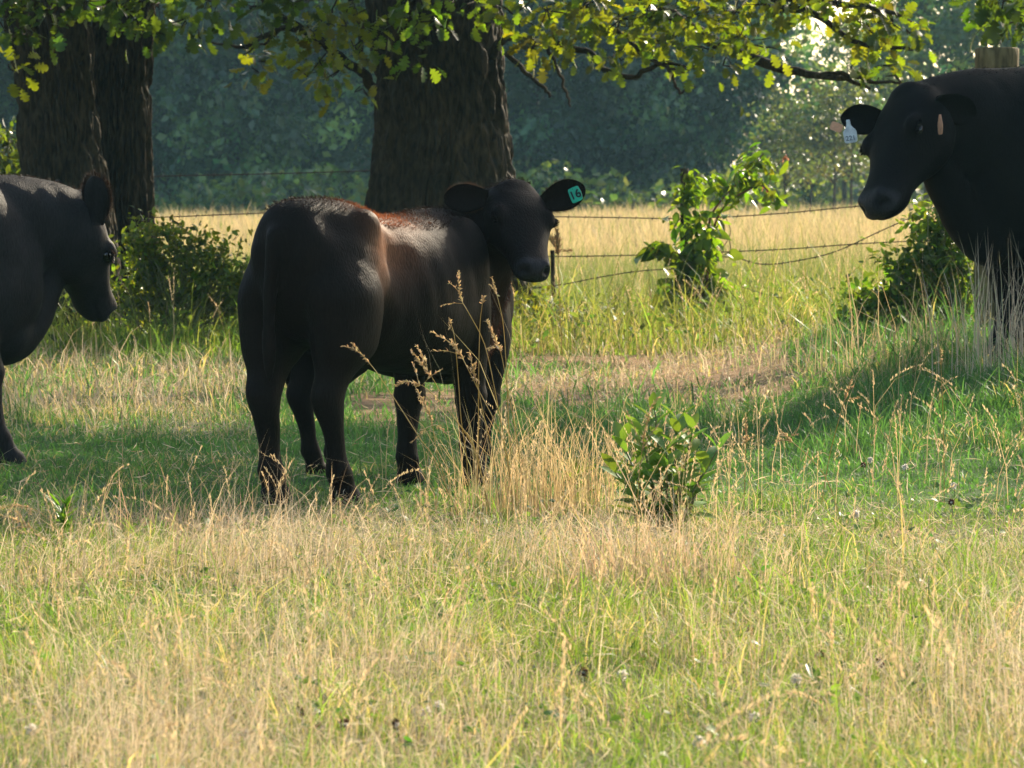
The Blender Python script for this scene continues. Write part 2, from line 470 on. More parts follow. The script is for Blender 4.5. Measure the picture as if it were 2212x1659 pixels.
# short green turf over the whole pasture
def build_turf():
    mb = MB()
    for d0, d1, dens, hs, ws in ((6.6, 10, 5200, .78, .0021), (10, 14.5, 4200, .8, .0026), (14.5, 20, 3000, .85, .0042), (20, 33.5, 800, 1.15, .007)):
        xy = scatter(d0, d1, dens)
        x, y = xy.T
        keep = RNG.random(len(x)) > bare(x, y) * 0.94
        xy = xy[keep]; x, y = xy.T; n = len(x)
        dr = dryness(x, y); p = px_of(x, y)
        tall = fnoise(x, y, 1.7, 31); tall2 = fnoise(x, y, 3.1, 36)
        h = hs * RNG.gamma(6, 1 / 6, n) * (0.022 + 0.055 * tall + .13 * np.clip(tall2 - .52, 0, 1) * 2.2)
        fore = 1 - sstep(12.5, 14.5, y)
        h *= 1 + 0.35 * fore
        h *= 1 - .42 * sstep(11.6, 13.0, y) * (1 - sstep(17.5, 19, y)) * (1 - .8 * lush_(x, y))
        h = np.where((y > 13.3) & (y < 18.5), np.maximum(h, .022 * RNG.gamma(6, 1 / 6, n)), h)
        lush = lush_(x, y)
        h *= 1 + .6 * lush
        verge = sstep(25.5, 28, y)
        h *= 1 + 1.1 * verge
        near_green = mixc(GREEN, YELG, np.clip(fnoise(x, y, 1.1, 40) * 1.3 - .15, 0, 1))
        c = mixc(near_green, SHADE_GREEN, sstep(13.4, 15.0, y) * (1 - sstep(24, 27, y)))  # shade put into the colour: bluer green over the tree-shaded band
        c = mixc(c, TAN, (RNG.random(n) < dr * 0.55) * RNG.uniform(.5, 1, n))
        c = c * (1 + RNG.normal(0, .22, (n, 1))).clip(.45, 1.7)
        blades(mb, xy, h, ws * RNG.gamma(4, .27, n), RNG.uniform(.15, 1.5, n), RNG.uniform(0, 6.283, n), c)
    xy = scatter(6.8, 14.5, 190); m = len(xy)
    kp = RNG.random(m) < 1.6 * np.clip(fnoise(xy[:, 0], xy[:, 1], 2.2, 44) - .3, 0, 1); xy = xy[kp]; m = len(xy)
    p = np.c_[xy, gz(xy[:, 0], xy[:, 1]) + RNG.uniform(.01, .07, m)]
    leaves(mb, p, RNG.normal(0, 1, (m, 3)) * [1, 1, .4] + [0, 0, .2], RNG.uniform(.012, .032, m), vary([.075, .16, .028], m, .25), T_HEART, roll=.5)
    return tag(mb.build('turf_grass', M['grass']), 'short green turf with tan thatch covering the pasture', 'grass', kind='stuff')
build_turf()

# dry, thin, taller grass
def build_dry():
    mb = MB()
    for d0, d1, dens, hs, ws in ((6.6, 10, 2000, .95, .0017), (10, 14.3, 2200, .95, .0021), (14.3, 20, 560, .7, .0034), (20, 33.5, 320, .8, .0055)):
        xy = scatter(d0, d1, dens)
        x, y = xy.T
        dr = dryness(x, y)
        keep = RNG.random(len(x)) < dr ** 1.3 * (1 - .6 * bare(x, y))
        xy = xy[keep]; x, y = xy.T; n = len(x); dr = dr[keep]
        h = hs * RNG.gamma(5, 1 / 5, n) * (0.05 + 0.20 * fnoise(x, y, 1.1, 51)) * (0.6 + 0.6 * dr)
        h *= 1 - .7 * sstep(11.2, 12.8, y) * (1 - sstep(17.5, 19, y))
        windaz = 2.6 + (fnoise(x, y, 0.6, 60) - .5) * 9
        az = windaz + RNG.normal(0, 1.3, n)
        c = mixc(TAN, PINK, fnoise(x, y, .7, 70))
        c = mixc(c, PALE, RNG.random(n) * .9)
        c = mixc(c, BROWN, (RNG.random(n) < .12) * .6)
        c = c * (1 + RNG.normal(0, .15, (n, 1))).clip(.6, 1.5)
        blades(mb, xy, h, ws * RNG.uniform(.6, 1.3, n), RNG.uniform(.1, 1.7, n) * (.55 + .6 * fnoise(x, y, 1.5, 66)), az, c)
    return tag(mb.build('dry_grass', M['dry']), 'thin tan dry grass mixed through the sunlit foreground pasture', 'grass', kind='stuff')
build_dry()

# fine broken bits of dead grass caught at every angle among the blades
def build_thatch():
    mb = MB(); rng = np.random.default_rng(123)
    for d0, d1, dens, ln, wd in ((6.6, 10, 3400, .045, .0016), (10, 14.2, 2800, .05, .002), (14.2, 26, 700, .05, .0035)):
        xy = scatter(d0, d1, dens, 1.3, rng); x, y = xy.T
        dr = dryness(x, y); keep = rng.random(len(x)) < .15 + .85 * dr
        xy = xy[keep]; x, y = xy.T; n = len(x); dr = dr[keep]
        hmax = (.05 + .13 * fnoise(x, y, 1.1, 51)) * (1 - .6 * sstep(11.4, 13, y))
        p = np.c_[x, y, gz(x, y) + hmax * rng.random(n) ** .8]
        d = nrm(rng.normal(0, 1, (n, 3)) * [1, 1, .75] + [0, 0, .25])
        L = ln * rng.gamma(4, .25, n)
        sd = nrm(np.cross(d, rng.normal(0, 1, (n, 3)))) * (wd * rng.uniform(.5, 1.2, n))[:, None] * .5
        m = p + d * (L * .55)[:, None]; e = p + d * L[:, None] + rng.normal(0, .18, (n, 3)) * L[:, None]
        V = np.stack([p, m - sd, m + sd, e], 1).reshape(-1, 3)
        o = (np.arange(n) * 4)[:, None]
        c = mixc(np.tile(TAN, (n, 1)), PINK, rng.random(n)); c = mixc(c, PALE, rng.random(n) ** .8)
        c = mixc(c, BROWN, (rng.random(n) < .1) * .7); c = mixc(c, YELG, (rng.random(n) < .25) * .9)
        c = c * rng.uniform(.7, 1.2, (n, 1))
        mb.add(V, [np.vstack([o + [0, 1, 2], o + [1, 3, 2]])], np.repeat(c, 4, 0))
    return tag(mb.build('dead_grass_bits', M['dry']), 'fine tangle of dead grass bits lying through the pasture', 'grass', kind='stuff')
build_thatch()

def stalk_arrays(path, head=0.3, rng=RNG, r=0.0011, spread=1.0, nspike=26, side_n=2, hcol=None, scol=None):
    """one seeding grass stalk: stem tube and spikelets along the head; returns two builders"""
    q = catmull(path, 22)
    L = np.linalg.norm(np.diff(q, axis=0), axis=1).sum()
    st = MB(); hd = MB()
    scol = np.array([.42, .33, .12]) if scol is None else scol
    hcol = np.array([.46, .33, .17]) if hcol is None else hcol
    tube(st, q, [r * 1.3, r, r * .6], k=5, col=scol)
    s0 = 1 - head
    def spikes(line, n, sz):
        t = rng.uniform(0, 1, n); t.sort()
        i = np.minimum((t * (len(line) - 1)).astype(int), len(line) - 2)
        f = (t * (len(line) - 1) - i)[:, None]
        p = line[i] * (1 - f) + line[i + 1] * f
        tang = nrm(line[i + 1] - line[i])
        d = nrm(tang + rng.normal(0, .38, (n, 3)))
        leaves(hd, p, d, sz * 1.15 * rng.uniform(.7, 1.25, n) * (1.1 - .4 * t), vary(hcol, n, .2, rng, .08), T_SPIKE, rng=rng)
    hi = int(s0 * 21)
    spikes(q[hi:], int(nspike * 1.2), 0.0135 * spread)
    for k in range(side_n):
        j = min(hi + int(rng.uniform(0, .45) * (21 - hi)), 19)
        tg = nrm(q[j + 1] - q[j])
        d = nrm(tg * .9 + rng.normal(0, .45, 3)); ln = L * head * rng.uniform(.25, .42)
        br = np.array([q[j], q[j] + d * ln * .5, q[j] + d * ln + np.array([0, 0, -.12 * ln])])
        br = catmull(br, 8)
        tube(st, br, r * .5, k=4, col=scol)
        spikes(br[2:], max(6, nspike // 3), 0.0105 * spread)
    return st, hd

# the uncounted seed stalks of the meadow
def build_seed_stalks():
    mb = MB()
    rng = np.random.default_rng(77)
    def batch(n, d0, d1, hmin, hmax, cond, wd, big=1.0, arch=1.0):
        xy = scatter(d0, d1, 60, 1.25, rng)
        keep = rng.random(len(xy)) < cond(xy[:, 0], xy[:, 1])
        xy = xy[keep][:n]; m = len(xy)
        h = rng.uniform(hmin, hmax, m); az = rng.uniform(0, 6.283, m); lean = rng.gamma(2.5, .13, m) * arch
        c = mixc(np.tile(TAN, (m, 1)), np.array([.46, .33, .17]), rng.random(m)) * rng.uniform(.85, 1.2, (m, 1))
        blades(mb, xy, h, wd, lean, az, c, rng=rng)
        # spikelets on the top third
        k = int(24 * big ** 1.5)
        t = np.linspace(.68 if big == 1 else .6, 1.0, k)[None] + rng.normal(0, .01, (m, k))
        b = np.minimum(lean[:, None] * np.clip(t, 0, 1) ** 1.7, 1.45)
        d = np.c_[np.cos(az), np.sin(az), np.zeros(m)]
        base = np.c_[xy, gz(xy[:, 0], xy[:, 1])]
        pos = base[:, None] + d[:, None] * (h[:, None] * np.sin(b) * t)[..., None] + np.array([0, 0, 1.0]) * (h[:, None] * np.cos(b * .9) * t)[..., None]
        dirs = d[:, None] * np.sin(b)[..., None] + np.array([0, 0, 1.0]) * np.cos(b)[..., None] + rng.normal(0, .28, (m, k, 3))
        leaves(mb, pos.reshape(-1, 3), dirs.reshape(-1, 3), np.repeat(wd * 4.6 * big, m * k) * rng.uniform(.7, 1.2, m * k), np.repeat(np.clip(c * 1.15 + .03, 0, .8), k, 0), T_SPIKE, rng=rng)
    mid = lambda x, y: (sstep(990, 1090, px_of(x, y)) * (1 - .75 * sstep(1300, 1800, px_of(x, y)))) * .9 + .02
    batch(420, 12.4, 14.4, .18, .42, mid, .0024)
    batch(520, 7.0, 13.0, .12, .30, lambda x, y: dryness(x, y) * .5, .0022)
    batch(60, 4.4, 7.0, .28, .50, lambda x, y: .25 + 0 * x, .0022, 1.35, 1.7)
    batch(110, 7.0, 12.5, .16, .32, lambda x, y: .2 + 0 * x, .0022, 1.2, 2.4)
    batch(260, 14.2, 20, .15, .4, lambda x, y: .12 + .5 * sstep(1250, 1500, px_of(x, y)), .003)
    batch(260, 25, 32, .25, .6, lambda x, y: .4 + 0 * x, .0038)
    return tag(mb.build('seed_stalks', M['dry']), 'straw coloured seeding stalks standing above the foreground grass', 'grass', kind='stuff')
build_seed_stalks()

# tall hay field beyond the fence
def build_field():
    mb = MB()
    rng = np.random.default_rng(5)
    for d0, d1, dens, ws in ((33, 42, 420, .006), (42, 60, 200, .010), (60, 85, 95, .016), (85, 125, 42, .026)):
        xy = scatter(d0, d1, dens, 1.25, rng)
        x, y = xy.T; n = len(x)
        h = rng.gamma(18, 1 / 18, n) * (.36 + .14 * fnoise(x, y, .25, 81)) * (.55 + .45 * sstep(33, 40, y))
        g = fnoise(x, y, .3, 82)
        c = mixc(np.tile(np.array([.47, .375, .175]), (n, 1)), np.array([.47, .36, .20]), rng.random(n))
        gm = (1 - sstep(36, 50, y)) * .7 + .32 * g
        c = mixc(c, np.array([.17, .22, .05]), (rng.random(n) < gm) * 1.0)
        c = mixc(c, np.array([.16, .24, .06]), sstep(100, 118, y) * .7)
        c = c * (1 + rng.normal(0, .14, (n, 1))).clip(.6, 1.4)
        blades(mb, xy, h, ws * rng.uniform(.6, 1.2, n), rng.gamma(2.0, .16, n), rng.uniform(0, 6.283, n), c, rng=rng)
    return tag(mb.build('hay_field_grass', M['dry']), 'tall straw coloured hay grass filling the field beyond the fence', 'grass', kind='stuff')
build_field()

# weeds along the fence line
def build_verge():
    mb = MB(); rng = np.random.default_rng(9)
    xy = scatter(26.5, 33.5, 170, 1.3, rng); x, y = xy.T
    keep = rng.random(len(x)) < (.25 + fnoise(x, y, .8, 90))
    xy = xy[keep]; x, y = xy.T; n = len(x)
    c = mixc(np.tile(np.array([.10, .17, .03]), (n, 1)), np.array([.26, .24, .07]), fnoise(x, y, 1.2, 91)) * (1 + rng.normal(0, .25, (n, 1))).clip(.4, 1.6)
    blades(mb, xy, rng.gamma(5, .2, n) * (.16 + .3 * fnoise(x, y, .9, 92)), .008, rng.gamma(3, .22, n), rng.uniform(0, 6.283, n), c, rng=rng)
    m = 5000
    k = rng.integers(0, n, m)
    p = np.c_[x[k] + rng.normal(0, .06, m), y[k] + rng.normal(0, .06, m), np.zeros(m)]
    p[:, 2] = gz(p[:, 0], p[:, 1]) + rng.random(m) ** 1.5 * .3
    leaves(mb, p, rng.normal(0, 1, (m, 3)) * [1, 1, .5], rng.uniform(.03, .075, m), vary([.085, .15, .025], m, .3, rng), T_SIMPLE, rng=rng)
    return tag(mb.build('verge_weeds', M['grass']), 'green leafy weeds and long grass along the wire fence line', 'weeds', kind='stuff')
build_verge()

# ------------------------------------------------------------------ cattle
def superring(c, a, b, k, e=2.3):
    ang = np.linspace(0, 2 * math.pi, k, endpoint=False)
    ca, sa = np.cos(ang), np.sin(ang)
    ca = np.sign(ca) * np.abs(ca) ** (2 / e); sa = np.sign(sa) * np.abs(sa) ** (2 / e)
    return c + ca[:, None] * a + sa[:, None] * b

def loft(mb, C, A, B, n=40, k=28, e=2.3):
    """closed skin through elliptical sections: centres C, half axes A and B"""
    C = catmull(C, n); A = catmull(A, n); B = catmull(B, n)
    V = np.vstack([superring(C[i], A[i], B[i], k, e) for i in range(n)])
    V = np.vstack([V, C[0], C[-1]])
    j = np.arange(k); j2 = (j + 1) % k
    mb.add(V, [ring_faces(n, k), np.c_[np.full(k, n * k), j2, j], np.c_[np.full(k, n * k + 1), (n - 1) * k + j, (n - 1) * k + j2]])

def ellipsoid(mb, c, ax):
    """ax: 3x3 rows are scaled half axes"""
    ax = np.asarray(ax, float)
    lat = np.linspace(-math.pi / 2, math.pi / 2, 13)[1:-1]
    k = 18; ang = np.linspace(0, 2 * math.pi, k, endpoint=False)
    V = [c + math.cos(l) * (np.cos(ang)[:, None] * ax[0] + np.sin(ang)[:, None] * ax[1]) + math.sin(l) * ax[2] for l in lat]
    V = np.vstack(V + [c - ax[2], c + ax[2]])
    m = len(lat); j = np.arange(k); j2 = (j + 1) % k
    mb.add(V, [ring_faces(m, k), np.c_[np.full(k, m * k), j2, j], np.c_[np.full(k, m * k + 1), (m - 1) * k + j, (m - 1) * k + j2]])

def ear_mesh(base, d, n, L, W, cup=0.35, th=0.011):
    """a cupped ear: base point, direction, side its opening faces, length, half width"""
    d = nrm(d); n = nrm(n - d * np.dot(n, d)); s = np.cross(n, d)
    us = np.sin(np.linspace(0, 1, 16) * math.pi / 2); vs = np.linspace(-1, 1, 11)
    out = []
    for sg in (1, -1):
        for u in us:
            wv = W * (0.40 + 0.60 * np.sin(math.pi * (u * .76 + .02))) * math.sqrt(1 - .985 * u ** 5)
            cu = cup * (1 - .55 * u)
            for v in vs:
                edge = 1 - abs(v) ** 4
                out.append(base + d * (L * u) + s * (wv * v) + n * (cu * W * (v * v) * 1.3 + sg * th * edge * (1 - .5 * u)) - n * (.10 * L * u * u))
    V = np.array(out); k = len(vs); m = len(us)
    g = (np.arange(m - 1)[:, None] * k + np.arange(k - 1)[None])
    f1 = np.stack([g, g + 1, g + k + 1, g + k], -1).reshape(-1, 4)
    f2 = f1[:, ::-1] + m * k
    # stitch the rim
    rim = [i for i in range(k)] + [(i + 1) * k - 1 for i in range(1, m)] + [(m - 1) * k + i for i in range(k - 2, -1, -1)] + [i * k for i in range(m - 2, 0, -1)]
    rim = np.array(rim); r2 = np.roll(rim, -1)
    f3 = np.c_[rim, rim + m * k, r2 + m * k, r2]
    return V, [f1, f2, f3[:, ::-1]]

BODY = [  # x, half width, top, bottom
    (-.665, .06, .97, .74), (-.63, .125, 1.02, .66), (-.55, .185, 1.048, .58), (-.42, .218, 1.052, .54), (-.30, .215, 1.045, .52),
    (-.15, .205, 1.005, .475), (.02, .232, .992, .445), (.18, .238, .998, .425), (.32, .215, 1.015, .42), (.44, .185, 1.01, .44), (.54, .145, .97, .48), (.62, .09, .90, .54), (.66, .045, .82, .60)]
HIND = [  # x, y, z, fore-aft radius, lateral radius
    (-.43, .105, .86, .17, .10), (-.45, .122, .74, .19, .115), (-.455, .136, .62, .172, .105), (-.468, .138, .53, .138, .088), (-.512, .130, .455, .084, .060),
    (-.548, .122, .39, .070, .058), (-.543, .12, .335, .058, .050), (-.515, .12, .25, .040, .037), (-.50, .12, .17, .038, .036),
    (-.488, .12, .115, .050, .047), (-.47, .12, .075, .043, .042), (-.455, .12, .045, .056, .050), (-.448, .12, .0, .064, .056)]
FORE = [
    (.36, .115, .82, .14, .085), (.385, .125, .68, .125, .088), (.40, .125, .56, .098, .078), (.41, .122, .46, .068, .060), (.418, .12, .385, .054, .050), (.424, .12, .335, .060, .058),
    (.42, .12, .285, .046, .044), (.42, .12, .20, .039, .038), (.422, .12, .14, .042, .040), (.428, .12, .11, .049, .046), (.442, .12, .072, .043, .042), (.455, .12, .042, .056, .051), (.462, .12, .0, .063, .056)]
HEAD = [  # t along, half width, forehead, jaw   (length 0.45)
    (-.075, .05, .02, .05), (-.05, .088, .045, .085), (.0, .114, .062, .125), (.06, .127, .068, .150), (.13, .128, .066, .160), (.20, .110, .056, .145), (.27, .088, .045, .114), (.33, .078, .042, .096),
    (.385, .079, .045, .092), (.425, .075, .040, .080), (.45, .060, .024, .058), (.462, .03, .006, .032)]

def animal(name, label, cat, origin, heading, S, poll, muzzle, face, ears, feet=((0, 0),) * 4, bulk=1.0, neck=1.0, head_w=1.0,
           voxel=0.011, tail=True, coat=(.0085, .0062, .005), brown=None, neck_mid=None, ear_size=1.0, head_lift=0.0, jaw=1.0, chest=(0.03, 0.0), legw=1.09, dewlap=.05, throat=.01):
    """origin on the ground, heading angle, S scale of a 1.05 m calf; poll, muzzle: world points; face: world direction of the forehead"""
    ch, sh = math.cos(heading), math.sin(heading)
    R = np.array([[ch, -sh, 0], [sh, ch, 0], [0, 0, 1.0]])
    O = np.array(origin, float)
    loc = lambda wv: R.T @ (np.asarray(wv, float) - O)
    ldir = lambda wv: R.T @ np.asarray(wv, float)
    root = empty(name, O, heading)
    tag(root, label, cat, 'black cattle in the pasture')
    mb = MB()
    b = np.array(BODY)
    fr = sstep(.1, .5, b[:, 0])
    b[:, 0] += chest[0] * fr; b[:, 3] -= chest[1] * fr
    b[-2:, 1] *= 1 + 4 * chest[1]
    C = np.c_[b[:, 0], 0 * b[:, 0], (b[:, 2] * 1.0 + b[:, 3]) / 2] * S
    A = np.c_[0 * b[:, 0], b[:, 1] * bulk, 0 * b[:, 0]] * S
    B = np.c_[0 * b[:, 0], 0 * b[:, 0], (b[:, 2] - b[:, 3]) / 2] * S
    loft(mb, C, A, B, 60, 32, 2.25)
    # hip bones, shoulder blades, brisket
    for s in (1, -1):
        ellipsoid(mb, np.array([-.36, s * .135 * bulk, .905]) * S, np.diag([.13, .075, .105]) * S)
        ellipsoid(mb, np.array([.34, s * .13 * bulk, .78]) * S, np.diag([.14, .095 * bulk, .21]) * S)
        ellipsoid(mb, np.array([-.60, s * .075, .85]) * S, np.diag([.07, .06, .10]) * S)
    ellipsoid(mb, np.array([.52 + chest[0], 0, .54 - chest[1]]) * S, np.diag([.12, .10 * bulk, .13]) * S)
    for i, (T, s) in enumerate(((HIND, 1), (HIND, -1), (FORE, 1), (FORE, -1))):
        t = np.array(T); dx, dy = feet[i]
        k = 1 - np.clip(t[:, 2] / .62, 0, 1)
        Cc = np.c_[t[:, 0] + dx * k, s * t[:, 1] * (1 + .4 * (bulk - 1)) + dy * k, t[:, 2]] * S
        Cc[:, 2] += 0.0
        lb = legw * np.where(t[:, 2] < .55, 1.0, .95)
        loft(mb, Cc, np.c_[t[:, 3] * lb, 0 * t[:, 3], 0 * t[:, 3]] * S, np.c_[0 * t[:, 3], t[:, 4] * lb, 0 * t[:, 3]] * S, 56, 20, 2.0)
    if tail:
        tp = np.array([(-.60, 0, .985), (-.675, 0, .93), (-.70, 0, .80), (-.70, .01, .65), (-.695, .012, .52), (-.69, .015, .42)]) * S
        r = np.array([.045, .034, .026, .022, .027, .012]) * S
        z = np.zeros(6)
        loft(mb, tp, np.c_[r, z, z], np.c_[z, r, z + .001], 30, 12, 2.0)
    # head frame
    p = loc(poll); mz = loc(muzzle)
    a = nrm(mz - p); HL = np.linalg.norm(mz - p) / .45
    u = ldir(face); u = nrm(u - a * np.dot(u, a)); r = np.cross(a, u)
    h = np.array(HEAD) * HL
    fw = h[:, 1] * head_w
    Hc = p + a * h[:, 0:1] + u * ((h[:, 2] - h[:, 3] * jaw) / 2)[:, None] - u * .05 * HL
    loft(mb, Hc, r * fw[:, None], u * ((h[:, 2] + h[:, 3] * jaw) / 2)[:, None], 44, 28, 2.5)
    hp = lambda t, v, q: p + (a * t + r * v * head_w + u * (q - .05)) * HL
    for s in (1, -1):
        ellipsoid(mb, hp(.145, s * .100, .032), np.array([a * .05, r * .030, u * .030]) * HL)     # brow
        ellipsoid(mb, hp(.13, s * .08, -.09), np.array([a * .085, r * .040, u * .075]) * HL)       # cheek
        ellipsoid(mb, hp(.405, s * .042, .020), np.array([a * .036, r * .028, u * .026]) * HL)     # nostril wing
    ellipsoid(mb, hp(-.02, 0, .042), np.array([a * .055, r * .078, u * .026]) * HL)                 # poll
    ellipsoid(mb, hp(.415, 0, -.058), np.array([a * .034, r * .042, u * .018]) * HL)                # lower lip
    # neck
    n0 = np.array([.30, 0, .80]) * S; n1 = np.array([.46, 0, .80]) * S
    hb = hp(.015, 0, -.075)
    mid = loc(neck_mid) if neck_mid is not None else (n1 * .5 + hb * .5) + np.array([.03, 0, .01]) * S
    path = catmull([n0, n1, mid, hb, hp(.06, 0, -.06)], 30)
    tg = nrm(np.gradient(path, axis=0))
    upv = np.array([0, 0, 1.0]); sd = nrm(np.cross(tg, upv)); ub = np.cross(sd, tg)
    hw = np.interp(np.linspace(0, 1, 30), [0, .25, .55, .85, 1], [.15, .135, .105, .078, .05]) * S * neck
    hd = np.interp(np.linspace(0, 1, 30), [0, .25, .55, .85, 1], [.20, .205, .155, .095, .05]) * S * neck
    loft(mb, path, sd * hw[:, None], ub * hd[:, None], 40, 24, 2.1)
    # dewlap from the throat to the brisket
    q0, q1 = hp(.10, 0, -.13), np.array([.56 + chest[0], 0, .50 - chest[1]]) * S
    dl = catmull([q0, q0 * .55 + q1 * .45 + np.array([.015, 0, -throat]) * S, q1, np.array([.42, 0, .50 - chest[1]]) * S], 24)
    tg = nrm(np.gradient(dl, axis=0)); sd2 = nrm(np.cross(tg, np.array([0, 0, 1.0]))); ub2 = np.cross(sd2, tg)
    loft(mb, dl, sd2 * dewlap * S * np.linspace(.7, 1.25, 24)[:, None], ub2 * .085 * S * np.linspace(.6, 1.2, 24)[:, None], 24, 14, 2.0)
    # one continuous skin
    o = mb.build('tmp_skin', M['coat'])
    md = o.modifiers.new('r', 'REMESH'); md.mode = 'VOXEL'; md.voxel_size = voxel * S; md.use_smooth_shade = True
    ms = o.modifiers.new('s', 'SMOOTH'); ms.factor = 0.5; ms.iterations = 10
    dg = bpy.context.evaluated_depsgraph_get()
    me = bpy.data.meshes.new_from_object(o.evaluated_get(dg))
    V = np.empty(len(me.vertices) * 3); me.vertices.foreach_get('co', V); V = V.reshape(-1, 3)
    N = np.empty(len(me.vertices) * 3); me.vertices.foreach_get('normal', N); N = N.reshape(-1, 3)
    fs = [list(q.vertices) for q in me.polygons]
    f4 = np.array([q for q in fs if len(q) == 4]); f3 = np.array([q for q in fs if len(q) == 3])
    bpy.data.objects.remove(o); bpy.data.meshes.remove(me)
    # flank hollow, rump hollow, shoulder blade edge, rib cage
    for sgn in (1, -1):
        for hc, rad, dep in (((-.20, .215 * bulk, .86), (.085, .10, .10), .034), ((-.53, .16, .98), (.07, .07, .07), .026), ((-.27, .20, .60), (.06, .10, .13), .022),
                             ((.20, .235 * bulk, .80), (.05, .10, .20), .016), ((-.60, .12, .66), (.06, .07, .13), .014), ((.47, .16 * bulk, .74), (.05, .08, .15), .016), ((-.36, .17, .985), (.06, .06, .045), -.018), ((-.47, .22, .72), (.10, .1, .12), -.016)):
            d2 = (((V - np.array([hc[0], sgn * hc[1], hc[2]]) * S) / (np.array(rad) * S)) ** 2).sum(1)
            V = V - N * (dep * S * np.exp(-d2))[:, None]
    ribs = np.sin(V[:, 0] / S * 62 + V[:, 2] / S * 14) * np.exp(-((V[:, 0] / S - .02) / .14) ** 2 - ((V[:, 2] / S - .76) / .13) ** 2)
    V = V + N * (ribs * .0028 * S)[:, None]
    # soft muscle relief
    x, y, z = V.T
    rel = (fnoise(x * 3 + y * 2, z * 3, 2.0 / S, 3) - .5) * .016 * S
    V = V + N * rel[:, None]
    col = np.tile(np.array(coat), (len(V), 1)); nose = np.zeros(len(V))
    # nostrils, mouth line, eye sockets: carved in, their shade put into the colour
    for s in (1, -1):
        for cpt, dep, sg in ((hp(.428, s * .046, .012), .022, .013), (hp(.412, s * .058, -.03), .008, .012), (hp(.155, s * .122, .012), .010, .02)):
            wgt = np.exp(-((V - cpt) ** 2).sum(1) / (sg * HL) ** 2)
            V = V - N * (dep * HL * wgt)[:, None]
            col *= (1 - .6 * wgt)[:, None]
    tv = (V - p) @ a / HL; uv = (V - p) @ u / HL + .05; rv = np.abs((V - p) @ r) / HL
    on = (rv < .14) & (uv > -.2) & (uv < .12) & (np.linalg.norm(V - hp(.4, 0, 0), axis=1) < .2 * HL)
    pad = sstep(.375, .41, tv) * sstep(-.05, -.025, uv) * on
    nose = pad; col = col * (1 - pad[:, None]) + np.array([.026, .025, .027]) * pad[:, None]
    for s in (1, -1):
        for cpt, rad in ((hp(.445, s * .042, .008), .017), (hp(.432, s * .056, -.004), .014)):
            wgt = np.exp(-((V - cpt) ** 2).sum(1) / (rad * HL) ** 2)
            V = V - N * (.016 * HL * wgt)[:, None]; col = col * (1 - .92 * wgt)[:, None]  # nostril pits also blackened in the colour, as shade
    mw = np.exp(-((uv + .058) / .007) ** 2) * sstep(.32, .36, tv) * on
    V = V - N * (.006 * HL * mw)[:, None]; col = col * (1 - .7 * mw)[:, None]  # mouth groove darkened in the colour, as shade
    if brown:
        for (bc, rad, amt) in brown:
            d2 = (((V - np.array(bc)) / np.array(rad)) ** 2).sum(1)
            wgt = np.exp(-d2) * amt * (.55 + .9 * fnoise(x * 1.5, z * .5 + y, 14, 8)).clip(0, 1.2)
            col = col * (1 - wgt[:, None]).clip(0, 1) + np.array([.15, .062, .028]) * wgt[:, None].clip(0, 1)
    hoof = z < .055 * S
    out = MB(); out.add(V, [q for q in (f4, f3) if len(q)], col)
    nskin = len(V)
    eb = []
    for i, (ed, en, sz) in enumerate(ears):
        s = 1 if i == 0 else -1
        base = hp(.012, s * .112, -.012)
        EV, ef = ear_mesh(base, ldir(ed), ldir(en), .165 * HL * sz * ear_size, .056 * HL * sz * ear_size)
        out.add(EV, ef, np.array(coat) * .8)
        eb.append((base, nrm(ldir(ed)), nrm(ldir(en))))
    body = out.build('body', M['coat'], root)
    at = body.data.attributes.new('nose', 'FLOAT', 'POINT')
    at.data.foreach_set('value', np.r_[nose, np.zeros(out.n - nskin)].astype(np.float32))
    for s in (1, -1):
        e = MB(); ellipsoid(e, hp(.155, s * .113, .012), np.array([a * .022, r * .017 / head_w, u * .019]) * HL)
        e.build('eye', M['eye'], root)
        # lashes and lid
        e = MB(); q = [hp(.125, s * .114, .022), hp(.145, s * .130, .030), hp(.178, s * .119, .022)]
        tube(e, q, .006 * HL, n=9, k=6, col=coat)
        pts = catmull(q, 14); leaves(e, pts, np.tile(r * s + u * .25 + a * .1, (14, 1)) + RNG.normal(0, .15, (14, 3)), .020 * HL, np.array(coat), T_FAR)
        e.build('eyelid', M['fur'], root)
    return dict(root=root, body=body, hp=hp, a=a, u=u, r=r, HL=HL, ears=eb, V=V, N=N, R=R, O=O, loc=loc, ldir=ldir, S=S, coat=coat, col=col)

def fur(A, n, length=(.010, .022), cond=None, back=0.9, seed=3, wd=.0013, lift=.55):
    """short hairs standing on the skin, one mesh part"""
    rng = np.random.default_rng(seed)
    V, N = A['V'], A['N']
    idx = np.arange(len(V)) if cond is None else np.where(cond(V, N))[0]
    k = rng.choice(idx, n)
    p = V[k] + rng.normal(0, .004, (n, 3)); nn = N[k]
    flow = np.tile(np.array([-.7, 0, -.6]), (n, 1))
    flow = flow - nn * (flow * nn).sum(1, keepdims=True)
    d = nrm(nn * lift + nrm(flow) * back + rng.normal(0, .28, (n, 3)))
    L = rng.uniform(*length, n)[:, None]
    side = nrm(np.cross(d, rng.normal(0, 1, (n, 3)))) * wd
    tip = p + d * L + np.array([0, 0, -.15]) * L * rng.random((n, 1))
    Vv = np.stack([p - side, p + side, tip], 1).reshape(-1, 3)
    c = A['col'][k] * rng.uniform(.8, 1.6, (n, 1))
    m = MB(); m.add(Vv, [np.arange(3 * n).reshape(-1, 3)], np.repeat(c, 3, 0))
    return m.build('fur', M['fur'], A['root'])

